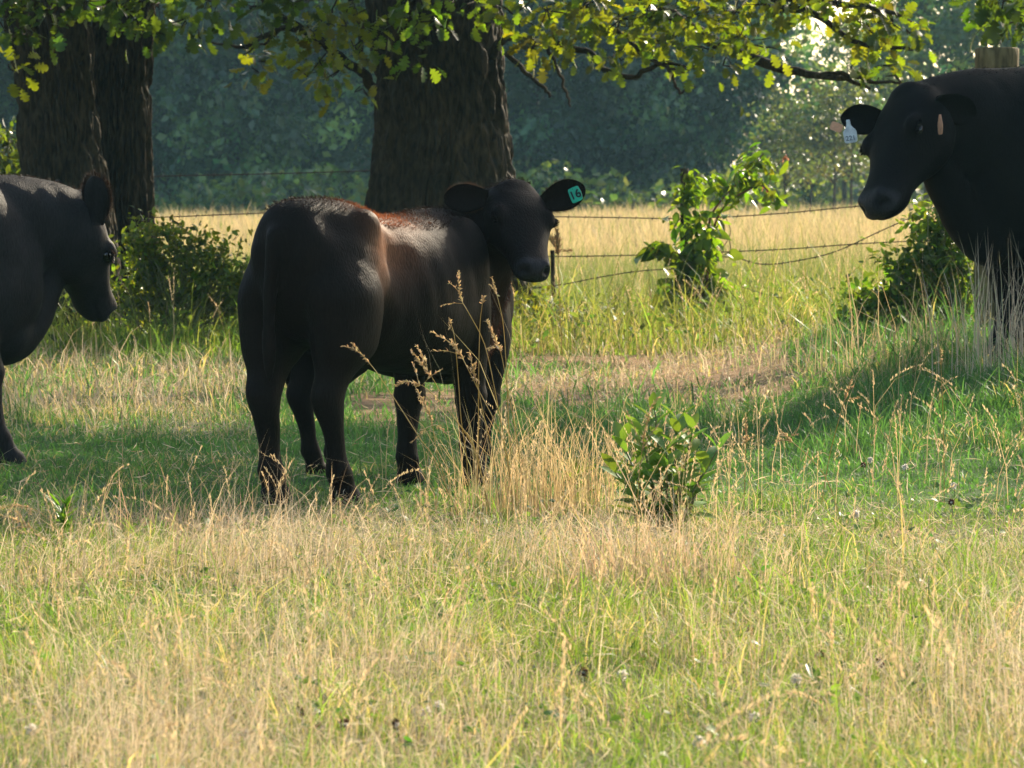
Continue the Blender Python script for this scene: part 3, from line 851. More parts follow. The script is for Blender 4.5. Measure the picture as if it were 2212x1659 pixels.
def text_mesh(txt, size, mat, name, parent, Mx):
    cu = bpy.data.curves.new('t', 'FONT'); cu.body = txt; cu.size = size; cu.extrude = .0007; cu.align_x = 'CENTER'; cu.align_y = 'CENTER'; cu.offset = size * .018
    o = bpy.data.objects.new('t', cu); COL.objects.link(o)
    me = bpy.data.meshes.new_from_object(o.evaluated_get(bpy.context.evaluated_depsgraph_get()))
    bpy.data.objects.remove(o); bpy.data.curves.remove(cu)
    me.materials.clear(); me.materials.append(mat); me.transform(Mx); me.name = name
    t = bpy.data.objects.new(name, me); COL.objects.link(t); t.parent = parent
    return t

def frame_matrix(c, x, n):
    x = nrm(x); n = nrm(n - x * np.dot(n, x)); y = np.cross(n, x)
    m = Matrix.Identity(4)
    for i in range(3):
        m[i][0], m[i][1], m[i][2], m[i][3] = x[i], y[i], n[i], c[i]
    return m

def plate(outline, th, Mx, mat, name, parent, bulge=0.0):
    """thin tag plate with rounded outline, bevelled edge"""
    o = np.array(outline, float); n = len(o); cen = o.mean(0)
    m = MB(); V = []
    for sc, zz in ((1, -th / 2), (1, th / 2), (.94, th * .75), (.94, -th * .75)):
        q = cen + (o - cen) * sc
        V.append(np.c_[q, np.full(n, zz) + bulge * ((q - cen) ** 2).sum(1)])
    V = np.vstack(V)
    V = np.array([list(Mx @ Vector(v)) for v in V])
    j = np.arange(n); j2 = (j + 1) % n
    m.add(V, [np.c_[j, j2, n + j2, n + j], np.c_[n + j, n + j2, 2 * n + j2, 2 * n + j], np.c_[3 * n + j, 3 * n + j2, j2, j], (2 * n + j)[None], (3 * n + j)[None, ::-1]])
    return m.build(name, mat, parent, smooth=False)

def rounded(pts, r=0.15, k=4):
    p = np.array(pts, float); out = []
    for i in range(len(p)):
        a, b, c = p[i - 1], p[i], p[(i + 1) % len(p)]
        s = b + (a - b) * r; e = b + (c - b) * r
        for t in np.linspace(0, 1, k): out.append((1 - t) ** 2 * s + 2 * t * (1 - t) * b + t * t * e)
    return np.array(out)

TOCAM = np.array([0, -1.0, 0])
# --- the tagged calf
H1 = math.atan2(.866, .50)
calf = animal('calf', 'black calf with a teal ear tag, rusty loin, looking back at us', 'calf',
              (-.465, 14.6, 0), H1, 1.0, P(1122, 408, 14.98), P(1166, 575, 14.72), (.36, -.75, .45),
              ears=(((-.92, -.10, -.02), (.1, -1, .05), 1.0), ((.93, -.05, .36), (-.15, -1, 0), 1.05)),
              feet=((-.04, 0), (.03, 0), (-.03, .02), (.06, .03)), head_w=1.1, ear_size=1.14, chest=(.02, .01), dewlap=.06,
              brown=[((-.20, -.14, .96), (.14, .11, .15), 1.5), ((-.31, -.20, .88), (.07, .09, .11), 1.0), ((-.08, -.10, 1.0), (.17, .15, .07), 1.1), ((.62, -.03, .62), (.12, .12, .22), .55)])
# --- the cow at the left edge
HL_ = math.atan2(.5, .86)
cow = animal('cow', 'black cow walking in at the left edge, seen past its shoulder', 'cow',
             (-2.57, 16.0, 0), HL_, 1.12, P(197, 444, 16.5), P(250, 668, 16.7), (.84, .42, .32),
             ears=(((.10, -.15, .97), (.45, .9, 0), 1.15), ((-.2, .75, .35), (.9, .3, .2), 1.0)),
             feet=((-.1, 0), (.12, 0), (-.22, 0), (.10, .02)), bulk=1.15, neck=1.12, head_w=1.22, jaw=1.2, throat=.06, chest=(.05, .06), dewlap=.07, coat=(.020, .0185, .0180))
# --- the bull at the right edge
HB = math.atan2(-.42, -.9)
bull = animal('bull', 'large black bull with a white numbered ear tag, head lowered', 'bull',
              (3.07, 20.38, .2), HB, 1.42, P(1942, 212, 19.75), P(1862, 438, 19.45), (-.82, -.46, .32),
              ears=(((-.96, -.12, .06), (.1, -1, -.1), .85), ((.75, .25, -.30), (-.3, -1, 0), .85)),
              bulk=1.3, neck=1.2, head_w=1.2, chest=(.05, .05), dewlap=.085, legw=1.5, ear_size=1.18, voxel=.011, coat=(.0032, .0031, .0032), jaw=1.14)
# --- the calf hidden behind
calf2 = animal('calf', 'second black calf hidden behind the tagged calf, only its legs showing', 'calf',
               (-.39, 15.75, 0), math.atan2(.60, .80), .8, (-.28, 16.15, .70), (-.44, 16.0, .46), (-.3, -.5, .7),
               ears=(((.6, .4, .1), (.3, -1, 0), 1.0), ((-.6, -.4, .1), (-.3, -1, 0), 1.0)), feet=((0, 0), (.0, .06), (.0, 0), (-.10, 0)), chest=(-.15, 0), voxel=.014)

fur(calf, 11000, (.008, .020), cond=lambda V, N: (N[:, 2] > .75) & (V[:, 2] > .9), seed=6, lift=.7)
fur(calf, 5000, (.012, .03), cond=lambda V, N: (N[:, 0] > .3) & (V[:, 0] > .5) & (V[:, 2] < .8) & (V[:, 2] > .4), seed=7, lift=.6)
TOP = lambda V, N: (N[:, 2] > .8) & (V[:, 2] > .95)
fur(cow, 7000, (.006, .014), cond=TOP, seed=2, lift=.6)
fur(bull, 7000, (.006, .015), cond=TOP, seed=4, lift=.6)

# ear fringe
def ear_fringe(A, i, L, W, n=1300, seed=0, fc=(.055, .036, .024)):
    rng = np.random.default_rng(seed)
    base, d, nn = A['ears'][i]
    nn = nrm(nn - d * np.dot(nn, d)); s = np.cross(nn, d)
    u = rng.uniform(.1, 1.0, n); sg = rng.choice([-1, 1], n)
    wv = W * (0.40 + 0.60 * np.sin(math.pi * (u * .76 + .02))) * np.sqrt(1 - .985 * u ** 5)
    v = sg * rng.uniform(.8, 1.0, n) * np.where(u > .93, rng.uniform(0, 1, n), 1)
    p = base + d * (L * u)[:, None] + s * (wv * v)[:, None] + nn * (.3 * W * v * v * (1 - .5 * u))[:, None] - nn * (.1 * L * u * u)[:, None]
    dr = nrm(s * v[:, None] * .8 + d * (.5 + u)[:, None] + rng.normal(0, .35, (n, 3)))
    ln = rng.uniform(.010, .028, n)[:, None]
    sd = nrm(np.cross(dr, rng.normal(0, 1, (n, 3)))) * .0012
    m = MB(); m.add(np.stack([p - sd, p + sd, p + dr * ln], 1).reshape(-1, 3), [np.arange(3 * n).reshape(-1, 3)], np.array(fc))
    m.build('ear_fringe', M['fur'], A['root'])
for i in (0, 1): ear_fringe(calf, i, .165 * calf['HL'] * (1, 1.05)[i], .056 * calf['HL'] * (1, 1.05)[i], seed=i)
ear_fringe(cow, 0, .165 * cow['HL'] * 1.2, .056 * cow['HL'] * 1.2, seed=5, fc=(.022, .018, .016))

# ear tags
def local_from_px(A, px, py, D): return A['loc'](P(px, py, D))
def ear_tag(A, c, xdir, n, outline, mat, txt=None, tsize=.03, ink=None, shift=(0, 0), name='ear_tag', label=None):
    Mx = frame_matrix(c, xdir, n)
    t = plate(rounded(outline, .22), .003, Mx, mat, name, A['root'])
    if label: t['label'] = label
    oc = np.array(outline).mean(0); sy = max(q[1] for q in outline) * .86
    stp = MB(); ellipsoid(stp, np.array(list(Mx @ Vector((oc[0], sy, .002)))), np.diag([.0045, .0045, .0045]))
    stp.build('stud', mat, t)
    if txt:
        text_mesh(txt, tsize, ink, 'number', t, Mx @ Matrix.Translation((shift[0], shift[1], .0032)))
    return t
def ear_depth(A, i, f):
    base, d, nn = A['ears'][i]
    wpt = A['R'] @ (base + d * f) + A['O']
    return wpt[1]
dT = ear_depth(calf, 1, .12) - .035
ear_tag(calf, local_from_px(calf, 1243, 421, dT), calf['ldir']((math.cos(.42), -.12, math.sin(.42))), calf['ldir']((-.1, -1, .1)),
        [(-.021, -.026), (.019, -.026), (.024, .0), (.021, .029), (-.019, .029), (-.022, .0)], M['teal'], '16', .043, M['ink'], label='teal green tag printed 16')
dB = ear_depth(bull, 0, .1) - .05
ear_tag(bull, local_from_px(bull, 1836, 288, dB), bull['ldir']((math.cos(.16), -.15, math.sin(.16))), bull['ldir']((-.15, -1, 0)),
        [(-.031, -.046), (.031, -.046), (.033, .010), (.011, .036), (.009, .066), (-.009, .066), (-.011, .036), (-.033, .010)], M['whiteplastic'], '221', .032, M['greyink'], (0, -.024), label='white tag written 221')
ear_tag(bull, local_from_px(bull, 1807, 274, dB + .06), bull['ldir']((.9, -.2, -.35)), bull['ldir']((-.1, -1, 0)),
        [(-.03, -.022), (.03, -.022), (.03, .02), (-.03, .02)], M['orangeplastic'], label='faded orange tag')
dB2 = ear_depth(bull, 1, .07) - .12
ear_tag(bull, local_from_px(bull, 2031, 270, dB2), bull['ldir']((.35, -.9, .05)), bull['ldir']((-.9, -.42, 0)),
        [(-.02, -.045), (.02, -.045), (.026, .0), (.012, .04), (.008, .05), (-.008, .05), (-.012, .04), (-.026, .0)], M['orangeplastic'], label='faded orange tag')

# ------------------------------------------------------------------ near trees
def trunk_mesh(name, pts, radii, parent, k=360, n=380, ridge=.05, seed=0, flare=0.0):
    p = catmull(pts, n); r = catmull(np.c_[radii, radii, radii], n)[:, 0]
    ang = np.linspace(.5 * math.pi, 2.5 * math.pi, k, endpoint=False)
    zz = p[:, 2][:, None] + 0 * ang[None]
    aa = ang[None] + 0 * zz
    cx, sx = np.cos(aa) * r.mean() , np.sin(aa) * r.mean()
    wob = fnoise(cx * 2 + 9 * seed, sx * 2 + zz * .35, 1.3, seed) - .5
    rd = np.abs(vnoise(aa * 9 + (fnoise(aa * 1.5, zz * 2, 1, seed + 2)) * 2.5, zz * 3.2, 1.0, seed + 1) - .5) * 2
    rd2 = np.abs(vnoise(aa * 21 + fnoise(aa, zz * 3, 1, seed + 4) * 3, zz * 10, 1.0, seed + 5) - .5) * 2
    buttress = flare * np.exp(-(zz - pts[0][2]) / .35) * (.6 + .5 * np.cos(aa * 5 + seed))
    rm = .35 + 1.4 * fnoise(aa * 1.1 + seed, zz * .9, 1.0, seed + 8)
    R = r[:, None] * (1 + .20 * wob) + buttress + rm * ridge * (np.minimum(rd * 1.8, 1) - .6) + (1.4 - rm * .6) * ridge * .5 * (np.minimum(rd2 * 1.6, 1) - .5)
    V = np.stack([p[:, 0, None] + R * np.cos(aa), p[:, 1, None] + R * np.sin(aa), p[:, 2, None] + 0 * aa], -1).reshape(-1, 3)
    mb = MB(); mb.add(V, [ring_faces(n, k)])
    return mb.build(name, M['bark'], parent)

OAKC = np.array([.05, .095, .012])
def spray(mb, tw, c, rad, n, rng, size=.115, col=OAKC, droop=.35, tmpl=T_OAK, twigs=True):
    """a spray of leaves round c on a few twigs; rad = (x, y, z) radii"""
    m = max(2, n // 7)
    ends = c + rng.normal(0, .55, (m, 3)) * rad
    for e in ends:
        if twigs:
            s = c + (e - c) * .1
            tube(tw, [s, (s + e) / 2 + rng.normal(0, .03, 3), e], [.006, .0025], n=5, k=4)
        q = n // m
        pp = e + rng.normal(0, .085, (q, 3)) + (c - e) * rng.uniform(0, .35, (q, 1))
        d = nrm(pp - e + rng.normal(0, .04, (q, 3)) + (e - c) * .3) + np.array([0, 0, -droop])
        leaves(mb, pp, d, size * rng.uniform(.6, 1.15, q), vary(col, q, .22, rng, .12), tmpl, roll=.7, rng=rng)

def bough(name, px_pts, radii, parent, D0, D1=None):
    D1 = D1 if D1 is not None else D0
    n = len(px_pts)
    pts = [P(a, b, D0 + (D1 - D0) * i / max(1, n - 1)) for i, (a, b) in enumerate(px_pts)]
    mb = MB()
    q = catmull(pts, 6 * n)
    q = q + np.c_[vnoise(np.arange(len(q)), 0 * np.arange(len(q)), .45, hash(name) % 7) - .5, np.zeros(len(q)), vnoise(np.arange(len(q)), 3 + 0 * np.arange(len(q)), .5, n) - .5] * .03
    tube(mb, q, radii, k=8)
    return mb.build(name, M['bark'], parent)

# main oak
OX, OY = P(952, 600, 30.2)[0], 30.2
oak = empty('oak_tree', (OX, OY, 0)); tag(oak, 'broad oak with thick furrowed trunk and lit boughs, behind the calf', 'tree')
def rel(o, pts):    # world to the tree's own space
    return [np.asarray(q) - np.array(o.location) for q in pts]
def tpts(lst, D): return [P(a, b, D) for a, b in lst]
tp = rel(oak, [(OX, OY, -.1), P(950, 560, OY), P(953, 440, OY), P(954, 330, OY), P(950, 200, OY), P(942, 90, OY), P(937, 0, OY), P(934, -120, OY), P(930, -320, OY)])
trunk_mesh('trunk', tp, [.66, .60, .545, .505, .475, .475, .49, .47, .40], oak, seed=1, flare=.10)
def limb(pts, r, parent, nm='branch'):
    m = MB(); tube(m, pts, r, n=6 * len(pts), k=9); return m.build(nm, M['bark'], parent)

def px_bough(tree, lst, radii, D0, D1=None):
    o = bough('branch', lst, radii, tree, D0, D1)
    V = np.empty(len(o.data.vertices) * 3); o.data.vertices.foreach_get('co', V)
    V = V.reshape(-1, 3) - np.array(tree.location); o.data.vertices.foreach_set('co', V.ravel())
    return o
DB = 28.6
px_bough(oak, [(1035, -70), (1200, -45), (1380, -10), (1460, 38), (1537, 88), (1612, 119), (1691, 150), (1766, 163), (1832, 172), (1878, 190)], [.075, .06, .05, .048, .046, .04, .034, .026, .018, .008], 30.0, DB)
px_bough(oak, [(1760, 162), (1820, 160), (1870, 172), (1930, 178), (1950, 187)], [.02, .016, .012, .005], DB)
px_bough(oak, [(1062, 120), (1097, 84), (1194, 95), (1273, 114), (1308, 150), (1361, 169), (1396, 150), (1440, 140), (1500, 145)], [.035, .028, .024, .02, .02, .018, .014, .008], 29.8, DB)
px_bough(oak, [(1440, 141), (1455, 172), (1467, 198), (1485, 190), (1502, 189)], [.012, .009, .005], DB)
px_bough(oak, [(1326, 60), (1392, 119), (1445, 145), (1480, 160)], [.016, .012, .006], DB)
px_bough(oak, [(1090, 112), (1140, 160), (1181, 194), (1188, 214)], [.02, .015, .008], 29.5)
px_bough(oak, [(1180, 100), (1200, 140), (1216, 176), (1225, 205), (1233, 233)], [.015, .012, .009, .005], 29.2)
px_bough(oak, [(1660, 20), (1760, 30), (1830, 80), (1880, 100), (1960, 105), (1985, 95)], [.03, .02, .015, .008], DB)
px_bough(oak, [(1500, -40), (1640, -10), (1780, 0), (1900, 20), (1970, 50)], [.04, .03, .02, .01], DB)
px_bough(oak, [(806, 195), (781, 156), (733, 124), (697, 92), (649, 60), (605, 32), (560, -10)], [.04, .035, .032, .03, .03, .03], 29.7, 29.0)
px_bough(oak, [(640, 62), (605, 64), (545, 92), (521, 102), (457, 94)], [.022, .02, .016, .007], 29.0)
px_bough(oak, [(600, 70), (560, 100), (527, 118)], [.012, .005], 29.0)
px_bough(oak, [(745, -30), (761, 12), (781, 64), (779, 120), (785, 135)], [.025, .02, .016, .008], 29.3)
px_bough(oak, [(697, 92), (690, 60), (720, 20), (735, -20)], [.012, .008, .005], 29.0)

rng = np.random.default_rng(21)
lv = MB(); tw = MB()
def px_spray(lv, tw, px, py, rx, ry, n, D, col=OAKC, size=.115, dr=.35):
    s = F / D
    spray(lv, tw, P(px, py - 8, D), np.array([rx * .95 / s, dr, ry * .8 / s]), max(7, int(n * .68)), rng, size, col)
YEL = np.array([.075, .11, .012]); DKG = np.array([.03, .065, .012]); BRN = np.array([.045, .018, .008])  # light put into leaf colour: yellower for sunlit sprays, darker for shaded ones
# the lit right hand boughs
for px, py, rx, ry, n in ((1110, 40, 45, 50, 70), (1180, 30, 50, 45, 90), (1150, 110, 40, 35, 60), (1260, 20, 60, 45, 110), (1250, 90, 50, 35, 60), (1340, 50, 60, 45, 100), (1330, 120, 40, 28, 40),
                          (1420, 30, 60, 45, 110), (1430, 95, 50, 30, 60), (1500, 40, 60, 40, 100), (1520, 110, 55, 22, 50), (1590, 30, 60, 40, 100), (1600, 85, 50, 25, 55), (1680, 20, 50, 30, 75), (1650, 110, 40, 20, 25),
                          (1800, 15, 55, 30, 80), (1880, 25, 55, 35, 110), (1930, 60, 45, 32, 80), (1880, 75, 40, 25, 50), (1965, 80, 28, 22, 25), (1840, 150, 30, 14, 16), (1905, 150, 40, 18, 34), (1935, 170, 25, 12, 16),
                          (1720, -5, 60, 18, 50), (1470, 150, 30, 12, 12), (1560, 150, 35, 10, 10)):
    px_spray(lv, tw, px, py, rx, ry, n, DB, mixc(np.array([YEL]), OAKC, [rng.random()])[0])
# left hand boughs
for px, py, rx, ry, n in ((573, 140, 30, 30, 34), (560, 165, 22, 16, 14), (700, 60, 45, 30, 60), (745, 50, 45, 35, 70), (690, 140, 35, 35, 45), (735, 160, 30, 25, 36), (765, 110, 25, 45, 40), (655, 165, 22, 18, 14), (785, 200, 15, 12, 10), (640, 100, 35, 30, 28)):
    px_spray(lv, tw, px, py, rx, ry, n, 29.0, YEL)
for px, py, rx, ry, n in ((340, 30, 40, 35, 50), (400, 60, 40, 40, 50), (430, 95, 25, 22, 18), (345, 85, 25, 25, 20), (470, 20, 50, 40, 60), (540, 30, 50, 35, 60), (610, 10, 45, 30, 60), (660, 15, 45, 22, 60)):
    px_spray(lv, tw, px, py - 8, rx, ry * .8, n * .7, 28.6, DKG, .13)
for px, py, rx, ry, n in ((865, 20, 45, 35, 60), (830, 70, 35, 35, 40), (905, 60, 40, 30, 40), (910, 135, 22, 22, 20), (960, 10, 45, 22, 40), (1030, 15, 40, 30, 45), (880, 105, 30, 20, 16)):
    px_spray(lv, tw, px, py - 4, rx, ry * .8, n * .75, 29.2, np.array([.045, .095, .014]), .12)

GAPS = [(P(750, 480, 14.45), .36), (P(830, 500, 14.6), .30), (P(680, 450, 14.35), .26), (P(1440, 950, 13.1), .55), (P(30, 520, 16.1), .6), (P(230, 850, 22), .8), (P(400, 820, 23), .7), (P(1180, 500, 14.7), .22), (P(640, 900, 19.5), .5), (P(720, 90, 29), .8), (P(575, 140, 29), .5), (P(2000, 850, 19.5), .8), (P(1900, 960, 17.9), .4), (P(1450, 800, 23.5), 1.1), (P(1750, 820, 22), .8), (P(300, 900, 19.5), .6)]  # openings cut in the unseen crowns to let sun onto these points
def canopy(lv, tw, xr, trunk_top, nclump, nleaf, rng, size=.24, col=OAKC, yr=(22.5, 33), tmpl=T_SIMPLE, clump_r=.75, low=False):
    """the mass of the spreading crown above the picture, higher at its far side"""
    k = 0
    while k < nclump:
        y = rng.uniform(*yr); x = rng.uniform(*xr)
        lo, hi = max(2.9, (y - 22.3) / 1.66 + .3), (y - 14.2) / 1.66  # height band shaped so the unseen crown shades the middle of the pasture
        if low: lo, hi = 2.8, (y - 22.3) / 1.66 + 1.5
        if hi < lo + .2: continue
        c = np.array([x, y, rng.uniform(lo, hi)]); k += 1
        pp = c + rng.normal(0, clump_r * .5, (nleaf, 3)) * [1, 1, .6]
        pp[:, 2] = np.maximum(pp[:, 2], 2.6 + rng.random(nleaf) * .4)
        keep = np.ones(nleaf, bool)
        for g, gr in GAPS:
            t = (pp - g) @ SUN_DIR
            keep &= np.linalg.norm(pp - g - t[:, None] * SUN_DIR, axis=1) > gr * rng.uniform(.85, 1.1, nleaf)
        pp = pp[keep]; m = len(pp)
        leaves(lv, pp, rng.normal(0, 1, (m, 3)) + [0, 0, -.3], size * rng.uniform(.6, 1.2, m), vary(col, m, .2, rng, .12), tmpl, roll=.8, rng=rng)
        q = np.array(trunk_top)
        tube(tw, [q + (c - q) * .55 + rng.normal(0, .2, 3), q + (c - q) * .8 + rng.normal(0, .1, 3), c], [.04, .012], n=5, k=5)
canopy(lv, tw, (OX - 4.6, OX + 5.0), (OX, OY, 4.5), 82, 105, rng)
def finish(tree, lv, tw, lm):
    for m_, nm, mt in ((lv, 'foliage', lm), (tw, 'twigs', M['bark'])):
        L = np.array(tree.location)
        for v in m_.v: v -= L
        m_.build(nm, mt, tree)
finish(oak, lv, tw, M['oakleaf'])

# twin trunks at the left: two trees
def left_tree(lpx, D, rad, label, sprays, cc, cr, seed, nclump):
    x0 = P(lpx[0][0], 600, D)[0]
    t = empty('oak_tree', (x0, D, 0)); tag(t, label, 'tree')
    pts = rel(t, [(x0, D, -.1)] + [P(a, b, D) for a, b in lpx])
    trunk_mesh('trunk', pts, rad, t, seed=seed, k=280, flare=.06, ridge=.042)
    lv, tw = MB(), MB()
    for px, py, rx, ry, n, c in sprays: px_spray(lv, tw, px, py - 8, rx, ry * .8, n * .75, D - 1.0, c, .125)
    canopy(lv, tw, cc, cr, nclump, 90, rng)
    canopy(lv, tw, (cc[0] - .5, cc[1] + .8), cr, 26, 100, rng, yr=(29.5, 32.5), low=True)  # unseen low clumps added at the far side to shade the hanging sprays
    finish(t, lv, tw, M['oakleaf'])
    return t
left_tree([(150, 560), (140, 420), (128, 300), (118, 180), (108, 90), (95, 0), (80, -200)], 29.0, [.36, .33, .29, .265, .25, .27, .26, .2],
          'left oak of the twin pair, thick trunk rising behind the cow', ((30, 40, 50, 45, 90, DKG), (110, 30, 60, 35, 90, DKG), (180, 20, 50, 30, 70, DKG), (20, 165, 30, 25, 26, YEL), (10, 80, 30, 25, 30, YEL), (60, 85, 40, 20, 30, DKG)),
          (-8.5, -3.0), (-3.4, 29, 4), 3, 50)
left_tree([(262, 560), (262, 420), (262, 300), (262, 180), (266, 90), (270, 0), (280, -200)], 29.6, [.27, .235, .21, .2, .2, .205, .2, .15],
          'narrow dark oak just right of the thick left trunk, bush at its foot', ((250, 20, 45, 28, 70, DKG), (310, 15, 45, 28, 70, DKG), (290, 60, 30, 25, 25, DKG)),
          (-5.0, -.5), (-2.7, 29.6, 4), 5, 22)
# the oak out of the frame at the right, its leaves hang into the corner
rt = empty('oak_tree', (6.6, 27.5, 0)); tag(rt, 'oak at the right whose dark leaves hang into the top corner', 'tree')
trunk_mesh('trunk', [(0, 0, -.1), (0, 0, 1), (.05, 0, 2.2), (.1, .1, 3.6), (.1, 0, 5)], [.5, .42, .38, .36, .26], rt, seed=8)
lv, tw = MB(), MB()
for px, py, rx, ry, n in ((2170, 10, 40, 25, 50), (2195, 55, 25, 28, 30), (2130, -5, 40, 14, 30), (2230, 30, 40, 40, 60)): px_spray(lv, tw, px, py, rx, ry, n, 26.0, DKG, .15)
canopy(lv, tw, (2.6, 11.5), (6.7, 27.5, 4.5), 46, 105, rng)
for tgt, cr, nn in ((P(925, 500, 15.0), .42, 260), (P(880, 560, 14.9), .35, 160), (P(1000, 520, 15.2), .35, 160), (P(600, 640, 14.3), .4, 170), (P(850, 680, 14.8), .4, 170), (P(1110, 480, 14.9), .36, 150),
                    (P(1960, 260, 19.7), .55, 260), (P(2110, 220, 20.2), .6, 300), (P(2130, 480, 20.0), .6, 260)):
    c = tgt + SUN_DIR * ((26.8 - tgt[1]) / SUN_DIR[1])  # unseen leaf clump added on the sun ray to keep the cattle shaded
    pp = c + rng.normal(0, .5, (nn, 3)) * cr
    for g, gr in GAPS[:3]:
        t = (pp - g) @ SUN_DIR
        pp = pp[np.linalg.norm(pp - g - t[:, None] * SUN_DIR, axis=1) > gr * .8]
    nn = len(pp)
    leaves(lv, pp, rng.normal(0, 1, (nn, 3)), .2 * rng.uniform(.7, 1.2, nn), vary(OAKC, nn, .2, rng, .12), T_SIMPLE, rng=rng)
    tube(tw, [np.array([6.7, 27.5, 4.5]), (c + [6.7, 27.5, 4.9]) / 2, c], [.04, .012], n=6, k=5)
finish(rt, lv, tw, M['oakleaf'])

# ------------------------------------------------------------------ shrubs and plants by the fence
def shrub(name, label, cat, base_px, D, blobs, col, size, tmpl=T_SIMPLE, seed=0, stems=8, mat='leaf', ydepth=.5):
    rng = np.random.default_rng(seed)
    b = P(base_px[0], base_px[1], D); z0 = float(gz(b[0], b[1]))
    t = empty(name, (b[0], b[1], z0)); tag(t, label, cat)
    L = np.array(t.location); lv = MB(); st = MB(); s = F / D
    for px, py, rx, ry, n in blobs:
        c = P(px, py, D) - L
        c[1] += rng.uniform(-.3, .3) * ydepth
        k = max(1, n // 14)
        tips = c + rng.normal(0, .5, (k, 3)) * [rx / s, ydepth * rx / s, ry / s]
        tips[:, 2] = np.maximum(tips[:, 2], .03)
        for e in tips:
            q = np.array([rng.normal(0, .08), rng.normal(0, .08), 0.0])
            mid = q * .4 + e * .6 + rng.normal(0, .03, 3)
            if rng.random() < .6: tube(st, [c * .6 + q * .4 if c[2] > .1 else q, mid, e], [.006, .0025], n=6, k=4)
            m = 14
            f = rng.uniform(0, 1, (m, 1)) ** .7
            pp = e * f + (e * .75 + c * .25) * (1 - f) + rng.normal(0, size * .75, (m, 3))
            pp[:, 2] = np.maximum(pp[:, 2], .01)
            leaves(lv, pp, rng.normal(0, 1, (m, 3)) + nrm(e - c) * .6 + [0, 0, -.1], size * rng.uniform(.6, 1.3, m), vary(col, m, .28, rng, .15), tmpl, roll=.7, rng=rng)
    for _ in range(stems):
        px, py, rx, ry, n = blobs[rng.integers(len(blobs))]
        e = P(px, py, D) - L
        q = np.array([rng.normal(0, .12), rng.normal(0, .1), -.02])
        tube(st, [q, q * .5 + e * .5 + rng.normal(0, .05, 3), e], [.011, .004], n=8, k=5)
    lv.build('foliage', M[mat], t); st.build('stems', M['stem'], t)
    return t
LB = [(300, 520, 50, 30, 240), (350, 510, 50, 25, 240), (410, 530, 50, 30, 260), (460, 560, 45, 30, 260), (300, 580, 60, 45, 420), (370, 580, 60, 45, 420), (440, 600, 55, 45, 420), (500, 610, 40, 45, 300), (280, 640, 60, 40, 380), (350, 650, 60, 38, 380), (420, 655, 60, 38, 380), (500, 660, 50, 35, 300),
      (320, 480, 12, 20, 30), (425, 475, 8, 16, 14), (390, 500, 20, 18, 40), (520, 530, 22, 18, 40), (485, 515, 16, 16, 24), (200, 640, 40, 45, 200), (540, 580, 30, 40, 120)]
shrub('shrub', 'dark leafy shrub at the foot of the narrow oak, beside the cow', 'shrub', (390, 730), 28.0, LB, [.085, .13, .02], .052, seed=3, stems=14)
RB = [(2010, 500, 30, 30, 140), (2050, 470, 30, 25, 120), (2060, 530, 40, 40, 260), (2010, 570, 45, 40, 300), (2080, 590, 40, 50, 300), (1960, 610, 45, 35, 280), (2030, 640, 50, 40, 380), (1920, 640, 40, 30, 220), (1990, 680, 50, 35, 330), (2090, 670, 45, 40, 300), (1890, 680, 35, 28, 160), (1930, 710, 50, 25, 200), (2020, 440, 20, 16, 50), (1990, 535, 20, 16, 40), (1990, 480, 26, 22, 90), (1940, 570, 34, 28, 150), (1880, 640, 34, 26, 150), (1855, 690, 34, 24, 130), (2000, 720, 70, 22, 240)]
shrub('shrub', 'dark green shrub under the bull and beside the dry grass', 'shrub', (2010, 735), 25.5, RB, [.07, .13, .02], .062, seed=6, stems=10)
shrub('shrub', 'low yellow green weed bush by the thin fence stick', 'shrub', (1170, 720), 29.0, [(1150, 650, 35, 18, 110), (1190, 690, 45, 20, 160), (1140, 700, 40, 20, 130), (1250, 690, 40, 18, 120), (1130, 635, 14, 16, 20)], [.11, .14, .022], .05, seed=8, stems=4)
shrub('shrub', 'dark bush behind the thick left trunk at the picture edge', 'shrub', (20, 520), 33.0, [(20, 300, 50, 40, 160), (30, 370, 50, 50, 260), (10, 430, 60, 50, 260), (-40, 350, 60, 60, 260), (40, 460, 50, 40, 200), (20, 540, 60, 50, 240)], [.05, .08, .015], .075, seed=9, stems=6)

